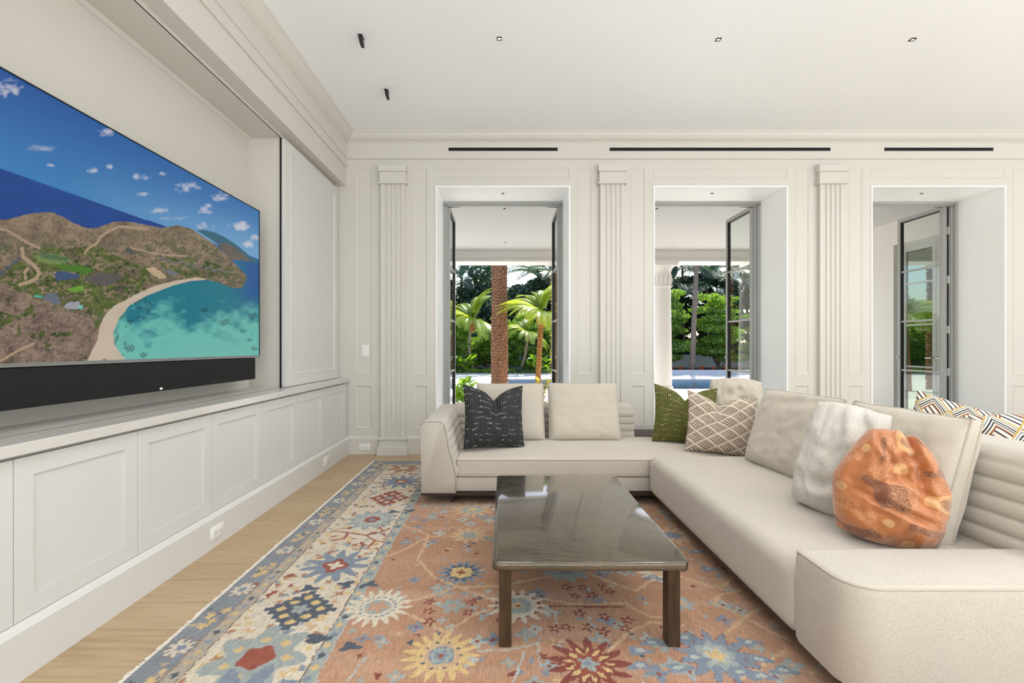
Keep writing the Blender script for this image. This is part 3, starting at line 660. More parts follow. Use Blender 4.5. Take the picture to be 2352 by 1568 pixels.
B('wall_bracket', 'black_metal', sb, -.18, -.09, -.5, .5, .03, .13)

# ------------------------------------------------------------------ rug
RX0, RX1, RY0, RY1 = -1.305, 1.95, .95, 4.68
st = .0056; nu, nv = int((RX1 - RX0) / st), int((RY1 - RY0) / st)
gx = np.linspace(RX0, RX1, nu); gy = np.linspace(RY0, RY1, nv); GX, GY = np.meshgrid(gx, gy, indexing='ij')
K = {n: C8(*c) for n, c in dict(blue=(138, 144, 152), lblue=(166, 174, 172), cream=(226, 214, 194), navy=(86, 94, 108), steel=(136, 148, 164), red=(160, 84, 66), rust=(202, 160, 130), rust2=(178, 130, 100), yellow=(222, 192, 136), tan=(212, 178, 142), pale=(186, 192, 188), brown=(120, 80, 58), wine=(140, 72, 62), pink=(206, 172, 154)).items()}
def fl(px, py): Y = F * H / (py - CY); return ((px - CX) * Y / F, Y)
wob = (fbm(GX * 30, GY * 30, 31) - .5) * .02; wob2 = (fbm(GX * 30, GY * 30, 41) - .5) * .02
PX, PY = GX + wob, GY + wob2
el = np.minimum(PX - RX0, RY1 - PY)                         # distance from the woven edge (left and far sides)
el = np.minimum(el, RX1 - PX)
RC = np.empty(GX.shape + (3,))
ab = fbm(GX * 2, GY * 9, 51); RC[:] = K['rust'] * (1 - ab[..., None]) + K['rust2'] * ab[..., None]
RC[:] = RC * (1 - .35 * np.clip((vnoise(GX * .8, GY * 14, 52) - .55) * 4, 0, 1)[..., None]) + K['pink'] * .35 * np.clip((vnoise(GX * .8, GY * 14, 52) - .55) * 4, 0, 1)[..., None]
def zone(lo, hi, c): RC[(el >= lo) & (el < hi)] = K[c]
zone(-1, .005, 'cream'); zone(.005, .125, 'blue'); zone(.125, .130, 'brown'); zone(.130, .186, 'lblue'); zone(.186, .191, 'brown'); zone(.191, .60, 'cream'); zone(.60, .604, 'brown'); zone(.604, .652, 'lblue'); zone(.652, .657, 'pale')
m = (el > .005) & (el < .125); nn = fbm(GX * 5, GY * 5, 55); RC[m] = RC[m] * (.82 + .42 * nn[m][:, None]); m = (el > .125) & (el < .186); RC[m] = RC[m] * .6 + .4 * K['tan'] * (.6 + .7 * nn[m][:, None])
m = (el > .191) & (el < .6); RC[m] *= (.90 + .2 * nn[m][:, None])
def win(x, y, r):
    i0, i1 = np.searchsorted(gx, (x - r, x + r)); j0, j1 = np.searchsorted(gy, (y - r, y + r)); s = (slice(i0, i1), slice(j0, j1)); return s, PX[s] - x, PY[s] - y
def blob(x, y, a, b, c, n=0, amp=0, ph=0, lim=None, sq=1.0):
    s, dx, dy = win(x, y, max(a, b) * (1.2 + amp));
    if dx.size == 0: return
    th = np.arctan2(dy / b, dx / a); r = np.hypot(dx / a, dy / b) / (1 + amp * np.sign(np.cos(n * th + ph)) * np.abs(np.cos(n * th + ph)) ** sq)
    k_ = r < 1
    if lim: k_ &= (el[s] > lim[0]) & (el[s] < lim[1])
    RC[s][k_] = K[c] if isinstance(c, str) else c
def diamond(x, y, a, b, c):
    s, dx, dy = win(x, y, max(a, b)); RC[s][(np.abs(dx) / a + np.abs(dy) / b) < 1] = K[c]
def line(P, wd, c, lim=(.657, 9)):
    P = np.array(P); lo = P.min(0) - .03; hi = P.max(0) + .03; i0, i1 = np.searchsorted(gx, (lo[0], hi[0])); j0, j1 = np.searchsorted(gy, (lo[1], hi[1])); s = (slice(i0, i1), slice(j0, j1))
    if PX[s].size == 0: return
    k_ = (seg_d(PX[s], PY[s], [tuple(p) for p in P]) < wd) & (el[s] > lim[0]) & (el[s] < lim[1]); RC[s][k_] = K[c]
# guard stripe squares
for i in range(60):
    y = .98 + i * .062; blob(RX0 + .628, y, .014, .016, ('navy', 'yellow', 'steel', 'yellow')[i % 4], 4, .15)
    blob(RX0 + .157, y + .02, .012, .014, ('yellow', 'steel', 'navy', 'tan')[i % 4], 4, .2)
    x = RX0 + .2 + i * .062
    if x < RX1: blob(x, RY1 - .157, .014, .012, ('yellow', 'steel', 'navy', 'tan')[i % 4], 4, .2)
# small field and border sprinkles
r2 = np.random.default_rng(5)
def sprinkle(n, x0, x1, y0, y1, cols, r0, r1, lim):
    for _ in range(n):
        x, y = r2.uniform(x0, x1), r2.uniform(y0, y1); blob(x, y, r2.uniform(r0, r1), r2.uniform(r0, r1), cols[r2.integers(len(cols))], int(r2.integers(3, 6)), .35, r2.uniform(0, 6), lim)
sprinkle(620, RX0 + .2, RX0 + .6, RY0, RY1, ['yellow', 'tan', 'steel', 'rust2', 'tan', 'yellow', 'lblue', 'red'], .010, .019, (.195, .595))
sprinkle(700, RX0 + .65, RX1, RY0, RY1 - .6, ['lblue', 'steel', 'lblue', 'wine', 'navy', 'pale', 'tan'], .008, .016, (.66, 9))
sprinkle(70, RX0 + .02, RX0 + .12, RY0, RY1, ['yellow', 'tan', 'steel', 'navy', 'red'], .009, .017, (.01, .12))
def floret(x, y, c, cc, r=.024):
    blob(x, y, r, r, c, 4, .38); blob(x, y, r * .3, r * .3, cc)
for _ in range(230):
    x, y = r2.uniform(RX0 + .7, 1.4), r2.uniform(RY0, 3.9); floret(x, y, ['lblue', 'pale', 'steel', 'lblue'][r2.integers(4)], ['wine', 'tan', 'red'][r2.integers(3)], r2.uniform(.018, .034))
# cream vines of the field
for P in ([(935, 1390), (1000, 1368), (1052, 1352), (1100, 1368), (1152, 1392)], [(935, 1412), (975, 1432), (1022, 1456), (1085, 1420), (1140, 1396)], [(890, 1282), (935, 1262), (985, 1235), (1130, 1232)], [(925, 1208), (985, 1232)], [(1345, 1318), (1400, 1340), (1460, 1360), (1510, 1330)], [(1440, 1390), (1490, 1420), (1555, 1425)], [(1398, 1500), (1450, 1452), (1495, 1432), (1570, 1440)], [(1565, 1328), (1630, 1350), (1660, 1352), (1690, 1322)], [(1640, 1390), (1655, 1370), (1700, 1360)], [(1650, 1395), (1705, 1420), (1800, 1470)], [(1655, 1470), (1705, 1425), (1760, 1395)], [(1800, 1500), (1740, 1545), (1700, 1568)], [(1152, 1392), (1250, 1380), (1345, 1395), (1440, 1390)], [(1345, 1318), (1250, 1330), (1150, 1350), (1052, 1352)], [(985, 1232), (960, 1290), (1000, 1330), (1052, 1352)]):
    line([fl(*p) for p in P], .0085, 'tan')
for P in ([(1100, 1500), (1170, 1498), (1240, 1480)], [(1180, 1568), (1200, 1520), (1205, 1500)], [(1245, 1540), (1235, 1500), (1240, 1470)], [(840, 1515), (820, 1540), (800, 1568)], [(1275, 1410), (1280, 1450)], [(1340, 1400), (1430, 1398), (1250, 1396)]):
    line([fl(*p) for p in P], .004, 'wine' if P[0][1] == 1400 else 'pale')
def flower(px, py, wpx, layers):
    x, y = fl(px, py); r = wpx * y / F
    for f, c, n, a in layers: blob(x, y, r * f, r * f, c, n, a)
flower(1060, 1318, 46, [(1.0, 'steel', 14, .22), (.74, 'navy', 14, .2), (.55, 'yellow', 8, .1), (.2, 'red', 4, .4)])
flower(868, 1398, 64, [(1.0, 'cream', 18, .22), (.62, 'steel', 18, .1), (.58, 'cream', 0, 0), (.46, 'lblue', 0, 0), (.3, 'rust', 5, .4)])
flower(1013, 1510, 74, [(1.0, 'yellow', 17, .22), (.62, 'tan', 12, .1), (.42, 'steel', 0, 0), (.34, 'lblue', 6, .2), (.2, 'steel', 5, .3), (.1, 'red', 0, 0)])
x, y = fl(1013, 1510)
for i in range(10): a = i * math.pi / 5; blob(x + .075 * math.cos(a), y + .075 * math.sin(a), .007, .007, 'navy')
flower(1352, 1530, 72, [(1.05, 'wine', 13, .3), (.62, 'yellow', 13, .32), (.5, 'red', 9, .2), (.27, 'lblue', 5, .25), (.12, 'steel', 0, 0)])
flower(1645, 1510, 78, [(1.0, 'wine', 13, .24), (.96, 'steel', 13, .26), (.55, 'lblue', 8, .15), (.36, 'pale', 6, .15), (.22, 'yellow', 5, .35)])
flower(1190, 1395, 58, [(1.0, 'cream', 14, .25), (.9, 'wine', 14, .0), (.86, 'cream', 14, .12), (.55, 'lblue', 0, 0), (.2, 'yellow', 4, .3), (.1, 'wine', 0, 0)])
flower(1085, 1172, 40, [(1.0, 'tan', 13, .28), (.6, 'lblue', 8, .2), (.32, 'yellow', 5, .2)])
flower(1300, 1312, 50, [(1.0, 'lblue', 9, .12), (.4, 'steel', 6, .2)])
flower(1545, 1232, 40, [(1.0, 'tan', 12, .2), (.5, 'steel', 8, .2)])
flower(1510, 1318, 38, [(1.0, 'cream', 12, .3), (.4, 'tan', 6, .2)])
flower(1078, 1232, 38, [(1.0, 'tan', 11, .2), (.45, 'lblue', 6, .2)])
flower(1040, 1395, 26, [(1.0, 'lblue', 6, .25), (.35, 'rust', 4, .3)])
flower(1565, 1390, 26, [(1.0, 'lblue', 6, .25), (.4, 'tan', 5, .3)])
for px, py in ((985, 1385), (1080, 1388), (985, 1408), (1078, 1410), (985, 1432), (1300, 1352), (1340, 1352), (1380, 1345), (1390, 1420), (1330, 1412), (1300, 1445), (1350, 1445), (1385, 1455), (1275, 1448), (1440, 1428), (1435, 1448), (1320, 1372), (1360, 1370), (1400, 1362)):
    x, y = fl(px, py); blob(x, y, .02, .02, 'wine', 5, .5); blob(x, y, .007, .007, 'tan')
for px, py, rr in ((1470, 1500, 0), (1500, 1480, 1), (1575, 1470, 0), (1600, 1515, 1), (1560, 1540, 0), (1470, 1535, 1), (1720, 1480, 0), (1745, 1520, 1), (1560, 1290, 0), (1600, 1270, 1), (1630, 1310, 0), (1500, 1330, 1), (1640, 1262, 0), (1750, 1560, 1), (1700, 1550, 0), (1800, 1545, 1)):
    x, y = fl(px, py); blob(x, y, .045, .022, 'steel', 3, .3, rr * 2.0); blob(x, y + .004, .018, .01, 'pale')
# border motifs
LB = (.195, .597)
def medal(px, py, a, b, c, dc):
    x, y = fl(px, py); x = max(x, RX0 + .38)
    s, dx, dy = win(x, y, .24); q = (np.round(np.abs(dx) / .028) * .028 / a + np.round(np.abs(dy) / .028) * .028 / b) < 1; q &= (el[s] > .195) & (el[s] < .597); RC[s][q] = K[c]
    for i in (-1, 0, 1):
        for j in (-1, 0, 1):
            if i == 0 and j == 0: blob(x, y, .032, .03, 'lblue', 5, .3)
            elif abs(i) + abs(j) < 3: blob(x + (i * .085 if j == 0 else i * .048), y + (j * .095 if i == 0 else j * .052), .019, .019, dc, 4, .12)
medal(690, 1403, .165, .165, 'navy', 'yellow'); medal(895, 1146, .15, .18, 'red', 'cream')
def bflower(px, py, wpx, layers):
    x, y = fl(px, py); r = wpx * y / F; x = min(max(x, RX0 + .36), RX0 + .43)
    for f, c, n, a in layers: blob(x, y, r * f, r * f * 1.05, c, n, a, .4, LB)
bflower(770, 1302, 60, [(1.0, 'steel', 11, .3), (.46, 'red', 4, .2), (.26, 'cream', 4, .3)])
bflower(855, 1196, 50, [(1.0, 'lblue', 12, .2), (.66, 'pale', 12, .15), (.36, 'red', 7, .12), (.15, 'steel', 4, .3)])
bflower(590, 1515, 84, [(1.15, 'lblue', 7, .22), (.9, 'lblue', 5, .2), (.46, 'red', 5, .10)])
x, y = fl(590, 1515); x = RX0 + .40
for i in range(7): a = i * .9; blob(x + .105 * math.cos(a), y + .105 * math.sin(a), .018, .018, 'yellow', 4, .15)
bflower(925, 1108, 38, [(1.0, 'steel', 11, .3), (.4, 'red', 5, .2), (.2, 'cream', 5, .4)])
bflower(905, 1077, 30, [(1.0, 'rust2', 7, .3), (.35, 'cream', 5, .2)])
bflower(640, 1640, 120, [(1.0, 'steel', 9, .28), (.4, 'red', 5, .2)])
for P in ([(762, 1222), (800, 1226), (840, 1232), (880, 1224), (895, 1216)], [(800, 1226), (790, 1240), (760, 1245)], [(840, 1232), (862, 1245), (890, 1250)], [(862, 1245), (845, 1262)], [(880, 1224), (872, 1214)], [(880, 1230), (893, 1240), (880, 1256)]):
    line([fl(*p) for p in P], .007, 'red', LB)
for px, py in ((805, 1490), (722, 1470), (735, 1472), (710, 1355), (850, 1345), (795, 1345), (940, 1175), (905, 1178)):
    x, y = fl(px, py); blob(x, y, .036, .026, 'navy', 3, .35, px)
# outer band flowers
for i in range(10):
    y = 1.77 + (i - 2) * .425; x = RX0 + .075; blob(x, y, .045, .05, 'red', 9, .3, 0, (.012, .122)); blob(x, y, .042, .046, 'cream', 9, .3, 0, (.012, .122)); blob(x, y, .018, .02, 'steel', 5, .2)
    for dx, dy in ((.01, .17), (-.02, .21), (.02, .25), (-.01, .14)): blob(x + dx, y + dy, .018, .02, 'yellow', 5, .35)
# knots: slight per-knot variation
RC *= .84 * (.90 + .2 * np.random.default_rng(9).random(GX.shape))[..., None]
rug = empty('area_rug', (0, 0, 0)); tag(rug, 'large rust and cream oriental wool rug with blue border under the table', 'rug')
Zt = .0085 + .0012 * vnoise(GX * 40, GY * 40, 61)
edge = .004 * (vnoise(GY * 14, GY * 0, 62) - .5); GX2 = GX.copy(); GX2[0] += edge[0]; GX2[1] += edge[1]
vt = np.stack([GX2.ravel(), GY.ravel(), Zt.ravel()], 1)
link(bpy.data.objects.new('pile', np_mesh('pile', vt, grid_faces(nu, nv), 'rug_pile', cols=RC.reshape(-1, 3))), rug)
B('backing', 'fringe', rug, RX0 + .004, RX1 - .002, RY0 + .002, RY1 - .002, .0005, .0078)
fr = MB(); y = RY0
while y < RY1:
    l = random.uniform(.008, .02); fr.tube([(RX0 + .006, y, .007), (RX0 - l * .6, y + random.uniform(-.006, .006), .006), (RX0 - l, y + random.uniform(-.01, .01), .003)], [.005, .0045, .002], 5); y += random.uniform(.007, .011)
x = RX0
while x < RX1:
    l = random.uniform(.004, .01); fr.tube([(x, RY1 - .006, .006), (x, RY1 + l, .003)], [.004, .002], 5); x += .01
tag(fr.build('edge_fringe', 'fringe', rug, fix=False), kind='stuff')

# ------------------------------------------------------------------ coffee table
ct = empty('coffee_table', (.325, 2.33, .009)); tag(ct, 'low dark bronze coffee table with textured glossy top on the rug', 'table')
tw, tl = .37, .59; hz = .338
pr = []
for cx, cy, a0 in ((tw - .022, -tl + .022, -90), (tw - .022, tl - .022, 0), (-tw + .022, tl - .022, 90), (-tw + .022, -tl + .022, 180)):
    for q in range(6): a = R(a0 + q * 18); pr.append((cx + .022 * math.cos(a), cy + .022 * math.sin(a)))
def inset(p, d): return [(x * (1 - d / tw), y * (1 - d / tl)) for x, y in p]
m = MB(); m.rings([[(x, y, z) for x, y in q] for q, z in ((inset(pr, .003), hz - .034), (pr, hz - .031), (pr, hz - .004), (inset(pr, .0015), hz - .001), (inset(pr, .004), hz))])
m.build('table_top', 'bronze_top', ct, smooth=35)
for sx in (-1, 1):
    for sy in (-1, 1):
        x, y = sx * (tw - .049), sy * (tl - .06)
        lm = MB(); lm.box(x - .024, x + .024, y - .03, y + .03, 0, hz - .033); lm.build('leg', 'bronze_leg', ct, bevel=.003)

# ------------------------------------------------------------------ soft furniture helpers
def soft_box(sx, sy, sz, r, n=24, crown=0, sag=0, bulge=0, seed=0, wr=.0):
    """rounded upholstery block centred in x,y with its base at z=0"""
    def axis(h):
        a = np.linspace(-1, 1, n); return np.sign(a) * (1 - (1 - np.abs(a)) ** 1.6) * h
    hx, hy, hz_ = sx / 2, sy / 2, sz / 2; bm = bmesh.new(); vmap = {}
    ax = [axis(hx), axis(hy), axis(hz_)]
    def V(p):
        q = Vector(p); c = Vector((max(-hx + r, min(hx - r, q.x)), max(-hy + r, min(hy - r, q.y)), max(-hz_ + r, min(hz_ - r, q.z))))
        d = q - c
        if d.length > 1e-9: q = c + d.normalized() * r
        u, v = q.x / hx, q.y / hy
        t = max(0, q.z / hz_)
        q.z += crown * (1 - abs(u) ** 2.6) * (1 - abs(v) ** 2.6) * t
        if bulge:
            k_ = 1 - (q.z / hz_) ** 2; q.x += bulge * k_ * math.copysign(max(0, abs(u) - .8) * 5, u); q.y += bulge * k_ * math.copysign(max(0, abs(v) - .8) * 5, v)
        if wr: q.z += wr * mnoise.noise(Vector((q.x * 5 + seed, q.y * 5, 0))) * t
        q.z += hz_
        key = (round(q.x, 5), round(q.y, 5), round(q.z, 5))
        if key not in vmap: vmap[key] = bm.verts.new(q)
        return vmap[key]
    for k_ in range(3):
        i_, j_ = (k_ + 1) % 3, (k_ + 2) % 3
        for s in (-1, 1):
            for a in range(n - 1):
                for b in range(n - 1):
                    vs_ = []
                    for da, db in ((0, 0), (1, 0), (1, 1), (0, 1)):
                        p = [0, 0, 0]; p[k_] = s * (hx, hy, hz_)[k_]; p[i_] = ax[i_][a + da]; p[j_] = ax[j_][b + db]; vs_.append(V(p))
                    if s < 0: vs_.reverse()
                    u = []
                    for q in vs_:
                        if q not in u: u.append(q)
                    if len(u) > 2:
                        try: bm.faces.new(u)
                        except ValueError: pass
    bmesh.ops.recalc_face_normals(bm, faces=bm.faces)
    me = bpy.data.meshes.new('soft'); bm.to_mesh(me); bm.free(); me.polygons.foreach_set('use_smooth', [True] * len(me.polygons)); return me
def put(name, me, mat, parent=None, loc=(0, 0, 0), rot=(0, 0, 0)):
    me.name = name; me.materials.append(M[mat]); o = bpy.data.objects.new(name, me); o.location = loc; o.rotation_euler = rot; return link(o, parent)
def rrect(x0, x1, y0, y1, r, z, n=6):
    P = []
    for cx, cy, a0 in ((x1 - r, y0 + r, -90), (x1 - r, y1 - r, 0), (x0 + r, y1 - r, 90), (x0 + r, y0 + r, 180)):
        for q in range(n + 1): a = R(a0 + q * 90 / n); P.append((cx + r * math.cos(a), cy + r * math.sin(a), z))
    return P
def channelled(z0, z1, f0, f1, back, topr, nch, depth=.012, per=7):
    """profile (f, z): scalloped front rising from (f0,z0) to (f1,z1-topr), rounded top, straight back"""
    P = [(f0, z0)]; zt = z1 - topr
    for c in range(nch):
        for q in range(1, per + 1):
            t = (c + q / per) / nch; bul = depth * math.sin(math.pi * q / per) ** .6 if q < per else 0
            P.append((f0 + (f1 - f0) * t - bul * (1 if back > f0 else -1), z0 + (zt - z0) * t))
    d = 1 if back > f0 else -1
    for q in range(1, 9):
        a = R(90 * q / 8); P.append((f1 + d * topr * (1 - math.cos(a)) * 1.3, zt + topr * math.sin(a)))
    for q in range(0, 7): a = R(90 * q / 6); P.append((back - d * .03 * (1 - math.sin(a)), z1 - .03 + .03 * math.cos(a)))
    P.append((back, z0)); return P

# ------------------------------------------------------------------ sectional sofa, section along the garden wall
so = empty('sofa_section', (0, 0, 0)); tag(so, 'beige sofa section with channelled arm and back facing the camera, before the garden doors', 'sofa')
B('base', 'sofa_fabric', so, -.355, 2.2, 3.40, 4.40, .095, .205, bevel=.012, seg=3)
sk = put('seat_cushion', soft_box(2.50, .83, .135, .03, 26, crown=.032, seed=3, wr=.006), 'cushion_fabric', so, (.895, 3.80, .203))
for zz_ in (.013, .126): MB().tube(rrect(-.353, 2.143, 3.387, 4.213, .03, .203 + zz_), .0042, 6, True).build('piping', 'piping', sk, smooth=True).matrix_parent_inverse = Matrix.Translation((-.895, -3.80, -.203))
# arm: profile in xz extruded along y
ap = [(-.600, .092), (-.607, .57)]
for q in range(1, 7): a = R(90 * q / 6); ap.append((-.607 + .045 * (1 - math.cos(a)), .57 + .045 * math.sin(a)))
for q in range(0, 7): a = R(90 - 70 * q / 6); ap.append((-.475 + .05 * math.cos(a), .565 + .05 * math.sin(a)))
xa, za, xb, zb = ap[-1][0], ap[-1][1], -.338, .235
for c in range(6):
    for q in range(1, 7):
        t = (c + q / 6) / 6; ap.append((xa + (xb - xa) * t + (.010 * math.sin(math.pi * q / 6) ** .6 if q < 6 else 0), za + (zb - za) * t))
ap += [(-.345, .205), (-.350, .092)]
arm = MB(); rings = []
cxz = (-.49, .33)
for yy_, s_ in ((3.365, .975), (3.369, .99), (3.378, 1.0), (3.9, 1.0), (4.40, 1.0), (4.42, .985)):
    rings.append([(cxz[0] + (x - cxz[0]) * s_, yy_, max(cxz[1] + (z - cxz[1]) * s_, .092)) for x, z in ap])
arm.rings(rings); armo = arm.build('arm', 'sofa_fabric', so, smooth=50)
# front border seam of the arm
sm = MB(); sm.tube([(cxz[0] + (x - cxz[0]) * .985, 3.3655, cxz[1] + (z - cxz[1]) * .985) for x, z in ap[1:14]] + [(-.40, 3.3655, .40), (-.353, 3.3655, .24), (-.352, 3.3655, .10)], .0022, 5); sm.build('seam', 'seam', armo)
bk = channelled(.21, .632, 4.15, 4.215, 4.42, .05, 6)
MB().prism(bk, 'x', -.45, 1.165).build('backrest', 'sofa_fabric', so, smooth=50)
rt = channelled(.21, .60, 2.08, 2.13, 2.34, .05, 5); MB().prism(rt, 'y', 3.45, 4.42).build('side_rest', 'sofa_fabric', so, smooth=50)
pm = MB(); pm.box(-.60, 2.2, 3.37, 4.40, .076, .094); pm.build('plinth', 'plinth_dark', so)
for x, y in ((-.38, 3.46), (-.45, 4.3), (.9, 4.3), (2.1, 4.3), (.9, 3.6)): B('foot', 'black_metal', so, x - .012, x + .012, y - .03, y + .03, .009 if x < 1.9 else 0, .078)
t = empty('metal_shelf', (1.6, 4.49, 0)); tag(t, 'low grey metal shelf panel standing behind the sofa seat', 'shelf'); B('shelf_top', 'grey_metal', t, -.42, .5, -.05, .17, .345, .368); B('shelf_front', 'grey_metal', t, -.42, .5, -.05, -.035, .02, .345); 
for x in (-.4, .48): zf = .009 if x < 0 else 0; B('leg', 'grey_metal', t, x - .012, x + .012, .12, .15, zf, .345); B('leg', 'grey_metal', t, x - .012, x + .012, -.048, -.03, zf, .345)

# right-hand section running towards the camera
s2 = empty('sofa_section', (0, 0, 0)); tag(s2, 'long beige sofa section with low end arm running alongside the coffee table', 'sofa')
put('seat', soft_box(.86, 1.69, .275, .055, 28, crown=.026, bulge=.004, seed=9, wr=.004), 'sofa_fabric', s2, (1.475, 2.525, .094))
b2 = channelled(.20, .766, 1.83, 1.905, 2.15, .06, 8); MB().prism(b2, 'y', 1.55, 3.37).build('backrest', 'sofa_fabric', s2, smooth=50)
# low end arm: plan outline with a big soft corner
pl = []
def arc(cx, cy, r, a0, a1, n): return [(cx + r * math.cos(R(a0 + (a1 - a0) * q / n)), cy + r * math.sin(R(a0 + (a1 - a0) * q / n))) for q in range(n + 1)]
pl = arc(1.05 + .10, 1.405 + .10, .10, 180, 270, 10) + arc(2.15 - .04, 1.405 + .04, .04, 270, 360, 5) + arc(2.15 - .02, 1.69 - .02, .02, 0, 90, 3) + arc(1.05 + .018, 1.69 - .018, .018, 90, 180, 3)
ccx, ccy = 1.6, 1.55
def ins(p, d): return [(x + (ccx - x) * d / .55, y + (ccy - y) * d / .145) for x, y in p]
a2 = MB(); a2.rings([[(x, y, z) for x, y in ins(pl, d)] for z, d in ((.094, .006), (.11, .0), (.39, .0), (.412, .002), (.420, .008), (.423, .02))])
a2o = a2.build('low_arm', 'sofa_fabric', s2, smooth=50)
MB().tube([(x, y, .4165) for x, y in ins(pl, .003)], .0034, 6, True).build('piping', 'piping', a2o, smooth=True)
B('plinth', 'plinth_dark', s2, 1.075, 2.12, 1.44, 3.36, .076, .096)
for x, y in ((1.2, 1.55), (1.2, 3.2), (2.0, 1.6), (2.0, 3.2)): B('foot', 'black_metal', s2, x - .012, x + .012, y - .03, y + .03, .009 if x < 1.9 else 0, .078)
# twin sofa standing back to back behind it (only its cushions show over the backrest)
s3 = empty('sofa_section', (0, 0, 0)); tag(s3, 'beige sofa seat standing back to back behind the long section', 'sofa')
put('seat', soft_box(.80, 1.8, .30, .05, 14, crown=.02), 'sofa_fabric', s3, (2.585, 2.45, .075))
for x, y in ((2.3, 1.65), (2.9, 1.65), (2.3, 3.25), (2.9, 3.25)): B('foot', 'black_metal', s3, x - .02, x + .02, y - .02, y + .02, 0, .09)

# ------------------------------------------------------------------ cushions
def pillow(name, wd, ht, th, mat, loc, yaw, lean, label, cat, group=None, chop=0, roll=0, pinch=.06, wr=.012, seed=1, n=56, box=0, piping=None, chopx=0, power=.55, square=2.2, rnd=0, sack=0, creases=()):
    """stuffed cushion: face in local xz, depth along y, standing on its lower edge at the origin"""
    u = np.sin(np.linspace(-np.pi / 2, np.pi / 2, n)) * .35 + np.linspace(-1, 1, n) * .65; v = u.copy(); U, V_ = np.meshgrid(u, v, indexing='ij')
    U0, V0 = U, V_
    X = (U * (1 - rnd) + rnd * U * np.sqrt(1 - V_ ** 2 * .5)) * (1 - sack * np.clip(V_, 0, 1) ** 1.3) * wd / 2 * (1 - pinch * (1 - np.abs(V_) ** 2) * np.abs(U) ** 3); Z = V_ * ht / 2 * (1 - pinch * (1 - np.abs(U) ** 2) * np.abs(V_) ** 3)
    Z = Z * (1 - rnd) + rnd * Z * np.sqrt(1 - U ** 2 * .5)
    prof = np.clip((1 - np.abs(U) ** square) * (1 - np.abs(V_) ** square), 0, 1) ** power
    T = prof * th / 2 + box / 2
    sag = np.clip(.5 - V_ * .5, 0, 1); T *= (.85 + .3 * sag)
    nz = np.array([[mnoise.noise(Vector((a * 2.2 + seed * 3.1, b * 2.2, seed))) + .5 * mnoise.noise(Vector((a * 5 + seed, b * 5, seed * 2))) for b in v] for a in u])
    nz2 = np.array([[mnoise.noise(Vector((a * 2.2 + seed * 7.7, b * 2.2, seed + 5))) for b in v] for a in u])
    if chop:
        up = np.clip((V_ + .35) / 1.35, 0, 1); g = np.exp(-(np.abs(U - chopx) / .30) ** 1.15); Z = Z - chop * g * up ** 1.3
        cr = np.exp(-((U - chopx) / .13) ** 2) * up ** .8; Tf = T * (1 - .62 * cr) + .016 * np.exp(-((np.abs(U - chopx) - .3) / .2) ** 2) * up; Tb = T * (1 - .3 * cr)
        lift = .04 * ht * np.clip(np.abs(U) - .45, 0, 1) * up; Z = Z + lift
    else: Tf = Tb = T
    for cu, cv, ca_, dep, wid in creases:
        dd_ = (U - cu) * math.sin(ca_) - (V_ - cv) * math.cos(ca_); al_ = (U - cu) * math.cos(ca_) + (V_ - cv) * math.sin(ca_)
        Tf = Tf - (dep * np.exp(-(dd_ / wid) ** 2) - .5 * dep * np.exp(-((dd_ - 2 * wid) / wid) ** 2)) * np.exp(-(al_ / .55) ** 2) * prof ** .3
    Yf = -Tf - wr * nz * prof ** .5; Yb_ = Tb + wr * nz2 * prof ** .5
    Z = Z + wr * .5 * nz2 * (1 - prof) * np.clip(V_ + 1, 0, 1)
    if box:
        nb = 1
    front = np.stack([X, Yf, Z + ht / 2], -1).reshape(-1, 3); back = np.stack([X, Yb_, Z + ht / 2], -1).reshape(-1, 3)
    f1 = grid_faces(n, n); f2 = grid_faces(n, n, n * n)[:, ::-1]
    idx = np.arange(n * n).reshape(n, n); rim = np.concatenate([idx[:, 0], idx[-1, 1:], idx[::-1, -1][1:], idx[0, ::-1][1:-1]])
    nxt = np.roll(rim, -1); f3 = np.stack([rim, rim + n * n, nxt + n * n, nxt], 1)
    uvs = np.stack([(U.ravel() + 1) / 2, (V_.ravel() + 1) / 2], 1)
    me = np_mesh('cover', np.concatenate([front, back]), np.concatenate([f1, f2, f3]), mat, smooth=True, uv=np.concatenate([uvs, uvs]))
    bm = bmesh.new(); bm.from_mesh(me); bmesh.ops.remove_doubles(bm, verts=bm.verts, dist=1e-4); bmesh.ops.recalc_face_normals(bm, faces=bm.faces); bm.to_mesh(me); bm.free()
    root = empty(name, loc); root.rotation_euler = (Matrix.Rotation(yaw, 4, 'Z') @ Matrix.Rotation(-lean, 4, 'X') @ Matrix.Rotation(roll, 4, 'Y')).to_euler()
    tag(root, label, cat, group); link(bpy.data.objects.new('cover', me), root)
    if piping:
        for sgn in ((-1, 1) if box else (0,)):
            base = front if sgn < 0 else back if sgn > 0 else front
            pts = [tuple(base[i]) for i in rim]
            MB().tube(pts, .0042, 6, True).build('piping', piping, root, smooth=True)
    return root
BC = 'loose back cushions'
# loose back cushions of the wall section
pillow('back_cushion', .585, .50, .13, 'cushion_fabric', (.052, 3.97, .352), 0, R(20), 'beige back cushion behind the charcoal velvet pillow', 'cushion', BC, pinch=.012, wr=.006, seed=2, box=.035, piping='piping', square=5, power=.5)
pillow('back_cushion', .60, .505, .13, 'cushion_fabric', (.685, 3.95, .352), R(-1), R(20), 'beige back cushion standing alone before the wall between two garden doors', 'cushion', BC, pinch=.012, wr=.007, seed=4, box=.035, piping='piping', square=5, power=.5)
